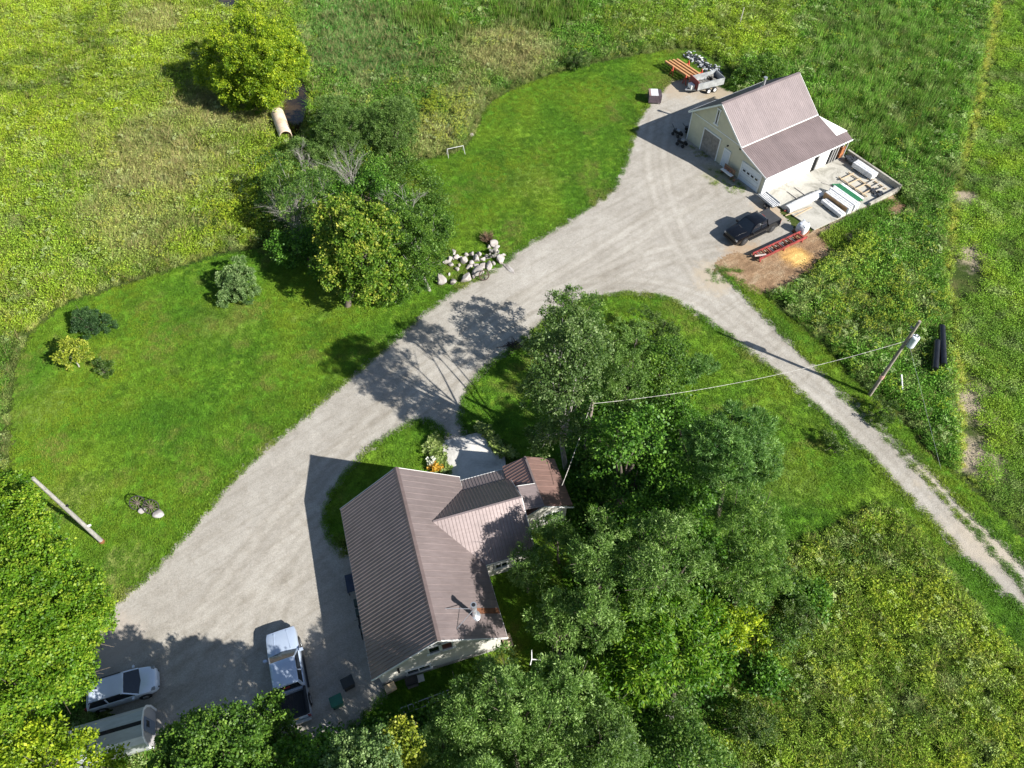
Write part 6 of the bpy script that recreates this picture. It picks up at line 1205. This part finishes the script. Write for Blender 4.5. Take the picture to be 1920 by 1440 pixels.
def bl(a, b, w): w = np.clip(w, 0, 1)[:, None]; return a*(1-w)+b*w
def zone(px, py, rx, ry, soft=.5): d = np.sqrt(((u-px)/rx)**2+((v-py)/ry)**2)+(med-.5)*1.1; return np.clip((1-d)/soft, 0, 1)
T = np.tile(green, (n, 1)); 
west = np.clip((620-u)/120, 0, 1)*np.clip((640-v)/60+.5, 0, 1); T = bl(T, yg, west*.88)
T = bl(T, yg*1.15, zone(130, 130, 280, 190)*.8)
T = bl(T, olive*1.3, zone(150, 440, 260, 160)*.5)
ztan = np.maximum.reduce([zone(300, 300, 160, 110)*.75, zone(420, 210, 150, 60)*.8, zone(950, 105, 110, 55)*.85, zone(880, 190, 60, 90)*.5, zone(300, 45, 80, 40)*.6, zone(810, 260, 60, 60)*.6, zone(250, 420, 120, 90)*.5]); T = bl(T, tan, ztan)
T = bl(T, cool, np.maximum(zone(690, 90, 150, 90)*.8, zone(620, 60, 90, 80)*.6)); reed = np.maximum(zone(800, 45, 80, 45), zone(1010, 25, 110, 40)*.9); T = bl(T, olive*.9, reed*.8)
T = bl(T, yg*1.05, np.maximum(zone(1380, 60, 170, 80)*.85, zone(1230, 40, 140, 60)*.4)); T = bl(T, np.array([.115, .215, .035]), zone(1660, 150, 170, 190)*.8); T = bl(T, yg, zone(1560, 430, 120, 60)*.2)
east = (u > ylim); rowband = np.clip(1.25-np.abs(u-(ylim-9))/ (11+6*med), 0, 1)
T = bl(T, np.array([.150, .265, .022]), east*.85); T = bl(T, np.array([.40, .50, .07]), rowband*.95); T = bl(T, np.array([.20, .27, .02]), east*np.clip((med-.52)*6, 0, 1)*.6)
se = np.clip((u-1300)/100, 0, 1)*np.clip((v-930)/60, 0, 1); T = bl(T, np.array([.145, .215, .024]), se*.85); T = bl(T, yg, se*np.clip((med-.5)*5, 0, 1)*.55)
em = zone(1620, 560, 160, 120); T = bl(T, olive*1.35, em*.7)
T = bl(T, tan*.9, np.clip((.9-mown)/.5, 0, 1)*.6*(u < 1300)); T = bl(T, dark, np.clip((.44-med)*7, 0, 1)*.6*(1-ztan)); T = bl(T, pale, np.clip((f3-.62)*7, 0, 1)*.6); T = bl(T, dark*1.1, np.clip((.42-big)*6, 0, 1)*.35)
T = T*(1.30+.22*np.clip((u-1100)/300, 0, 1))[:, None]*(.66+.66*rs.rand(n))[:, None]*np.array([1, 1, 1])+rs.normal(size=(n, 3))*[.008, .006, .003]; T = np.clip(T, .008, .6)
pg = np.array([.55, .13, .20, .10, .0]); r1 = rs.rand(n); idx = np.where(r1 < .70, rs.randint(0, 2, n), np.where(r1 < .91, rs.randint(4, 6, n), np.where(r1 < .94, 6, rs.randint(2, 4, n))))
gz = np.maximum.reduce([zone(830, 225, 60, 60), zone(1520, 480, 70, 40), zone(1600, 470, 60, 40)*.8, zone(700, 420, 1, 1), se*.10*(med > .5), zone(460, 400, 80, 60)*.2, em*.15]); idx = np.where(rs.rand(n) < gz*.6, rs.randint(2, 4, n), idx)
notg = (idx >= 2) & (idx < 4) & (rs.rand(n) < .55) & (gz < .1); idx = np.where(notg, rs.randint(0, 2, n), idx)
idx = np.where(rs.rand(n) < ztan*.85, rs.randint(4, 6, n), idx); idx = np.where(rs.rand(n) < zone(690, 90, 150, 90)*.8, rs.randint(4, 6, n), idx); idx = np.where(rs.rand(n) < reed*.9, 7, idx); idx = np.where((rs.rand(n) < zone(1660, 150, 170, 190)*.5), 7, idx)
idx = np.where(east & (rs.rand(n) < .93), 8, idx); idx = np.where(rowband > .4, np.where(rs.rand(n) < .75, rs.randint(0, 2, n), 5), idx)
s = np.interp(v, [600, 1300], [1., .72])*(.75+.6*rs.rand(n))*(.75+.6*med)*np.clip(.45+.55*mown/1.2, .45, 1); s = np.where(east, s*.8, s); s = np.where(rowband > .4, s*.55, s)
hz_ = s*(.8+.5*big); hz_ = np.where(idx == 7, hz_*.85, hz_); scl = np.stack([s, s, hz_], 1)
ek = east & (rowband < .4)
o = scatter('meadow_weeds', X[~ek], Y[~ek], idx[~ek], scl[~ek], T[~ek]); o['label'] = 'tall weeds, goldenrod and grasses of the meadow'
o = scatter('crop_field', X[ek], Y[ek], idx[ek], scl[ek], T[ek]); o['label'] = 'low green crop covering the field at the right edge'
# short grass: ragged edges of the mown lawns, verge and the strip between the wheel tracks
N1 = 330000; X = rs.uniform(-45, 50, N1); Y = rs.uniform(8, 92, N1); u, v = proj(X, Y, 0.); k = (u > -20) & (u < 1940) & (v > -10) & (v < 1460); X, Y, u, v = X[k], Y[k], u[k], v[k]
dd = sdist(X, Y, DRIVE); dl = np.full(len(X), 1e9)
for p in (LAWN_W, ISLAND, WEDGE, VERGE_E, VERGE_W, YARD_S): dl = np.minimum(dl, sdist(X, Y, p))
w_ = (fbm(X, Y, .9, 9, 3)-.5)
strip = np.array([G(*q)[:2] for q in ((1575, 742), (1640, 797), (1700, 860), (1760, 925), (1830, 1000), (1900, 1078), (1960, 1150))]); ds = np.full(len(X), 1e9)
for i in range(len(strip)-1):
    a, b = strip[i], strip[i+1]; d_ = b-a; t_ = np.clip(((X-a[0])*d_[0]+(Y-a[1])*d_[1])/(d_@d_), 0, 1); ds = np.minimum(ds, np.hypot(X-a[0]-t_*d_[0], Y-a[1]-t_*d_[1]))
lawnp = (dl < .15) & (dd > -.1) & (rs.rand(len(X)) < .55)
edge = (dd < .1) & (dd > -.32+w_*.7) & (dl < 1.2) & (rs.rand(len(X)) < np.clip(1+dd*2.2, .04, 1))
stp = (ds < .28+w_*.5) & (rs.rand(len(X)) < .8)
cor = ((np.hypot(u-1345, (v-515)*1.4) < 26) | (np.hypot(u-1350, (v-330)*1.3) < 26) | (np.hypot(u-1320, (v-290)*1.2) < 22) | (np.hypot(u-1300, (v-265)*1.2) < 18) | (np.hypot(u-1380, (v-352)*1.3) < 18)) & (rs.rand(len(X)) < .35) & (fbm(X, Y, .8, 12) > .5)
rub = (sdist(X, Y, W2([(1560, 435), (1600, 410), (1660, 380), (1700, 372), (1700, 405), (1640, 430), (1600, 455), (1560, 470)])) < 0) & (fbm(X, Y, 1.2, 14) > .55) & (rs.rand(len(X)) < .8)
padw = (sdist(X, Y, W2([(1548, 445), (1600, 412), (1625, 398), (1618, 408), (1590, 430), (1552, 452)])) < .2) & (rs.rand(len(X)) < .9)
k = (lawnp | edge | stp | cor | rub | padw); bx, by = locpts(BO, BZ); hx, hy = locpts(HO, HZ)
k &= ~((bx > -4) & (bx < 7.8) & (by > .3) & (by < 11)) & ~((bx > 7.8) & (bx < 14.85) & (by > .5) & (by < 13)) & ~((hx > -4.1) & (hx < 3.9) & (hy > -11.7) & (hy < -.2)) & ~((hx > 3.6) & (hx < 8.3) & (hy > -6.8) & (hy < 5.2)) & ~((hx > 7) & (hx < 11.1) & (hy > -4.3) & (hy < -.6))
big_ = (rub | padw)[k]; X, Y, dl, dd = X[k], Y[k], dl[k], dd[k]; n = len(X); med = fbm(X, Y, 2.2, 5, 4); big = fbm(X, Y, 9, 6, 3)
T = np.tile(np.array([.078, .175, .012]), (n, 1)); T = bl(T, np.array([.165, .235, .016]), np.clip((big-.45)*4, 0, 1)*.8); T = bl(T, np.array([.045, .12, .010]), np.clip((.48-med)*6, 0, 1)*.6); T = bl(T, np.array([.22, .20, .06]), np.clip((fbm(X, Y, 3, 21)-.60)*8, 0, 1)*.5)
T = T*1.2*(.7+.6*rs.rand(n))[:, None]; s = (.7+.7*rs.rand(n))*np.where(big_, 2.4, 1.); s = np.where((dd > -.2) & (dd < .5) & ~big_, s*1.25, s)
o = scatter('lawn_grass', X, Y, np.full(n, 9), np.stack([s, s, s*(.6+.5*rs.rand(n))], 1), T, .02); o['label'] = 'short mown grass tufts of the lawns and drive edges'
print('weeds', n)
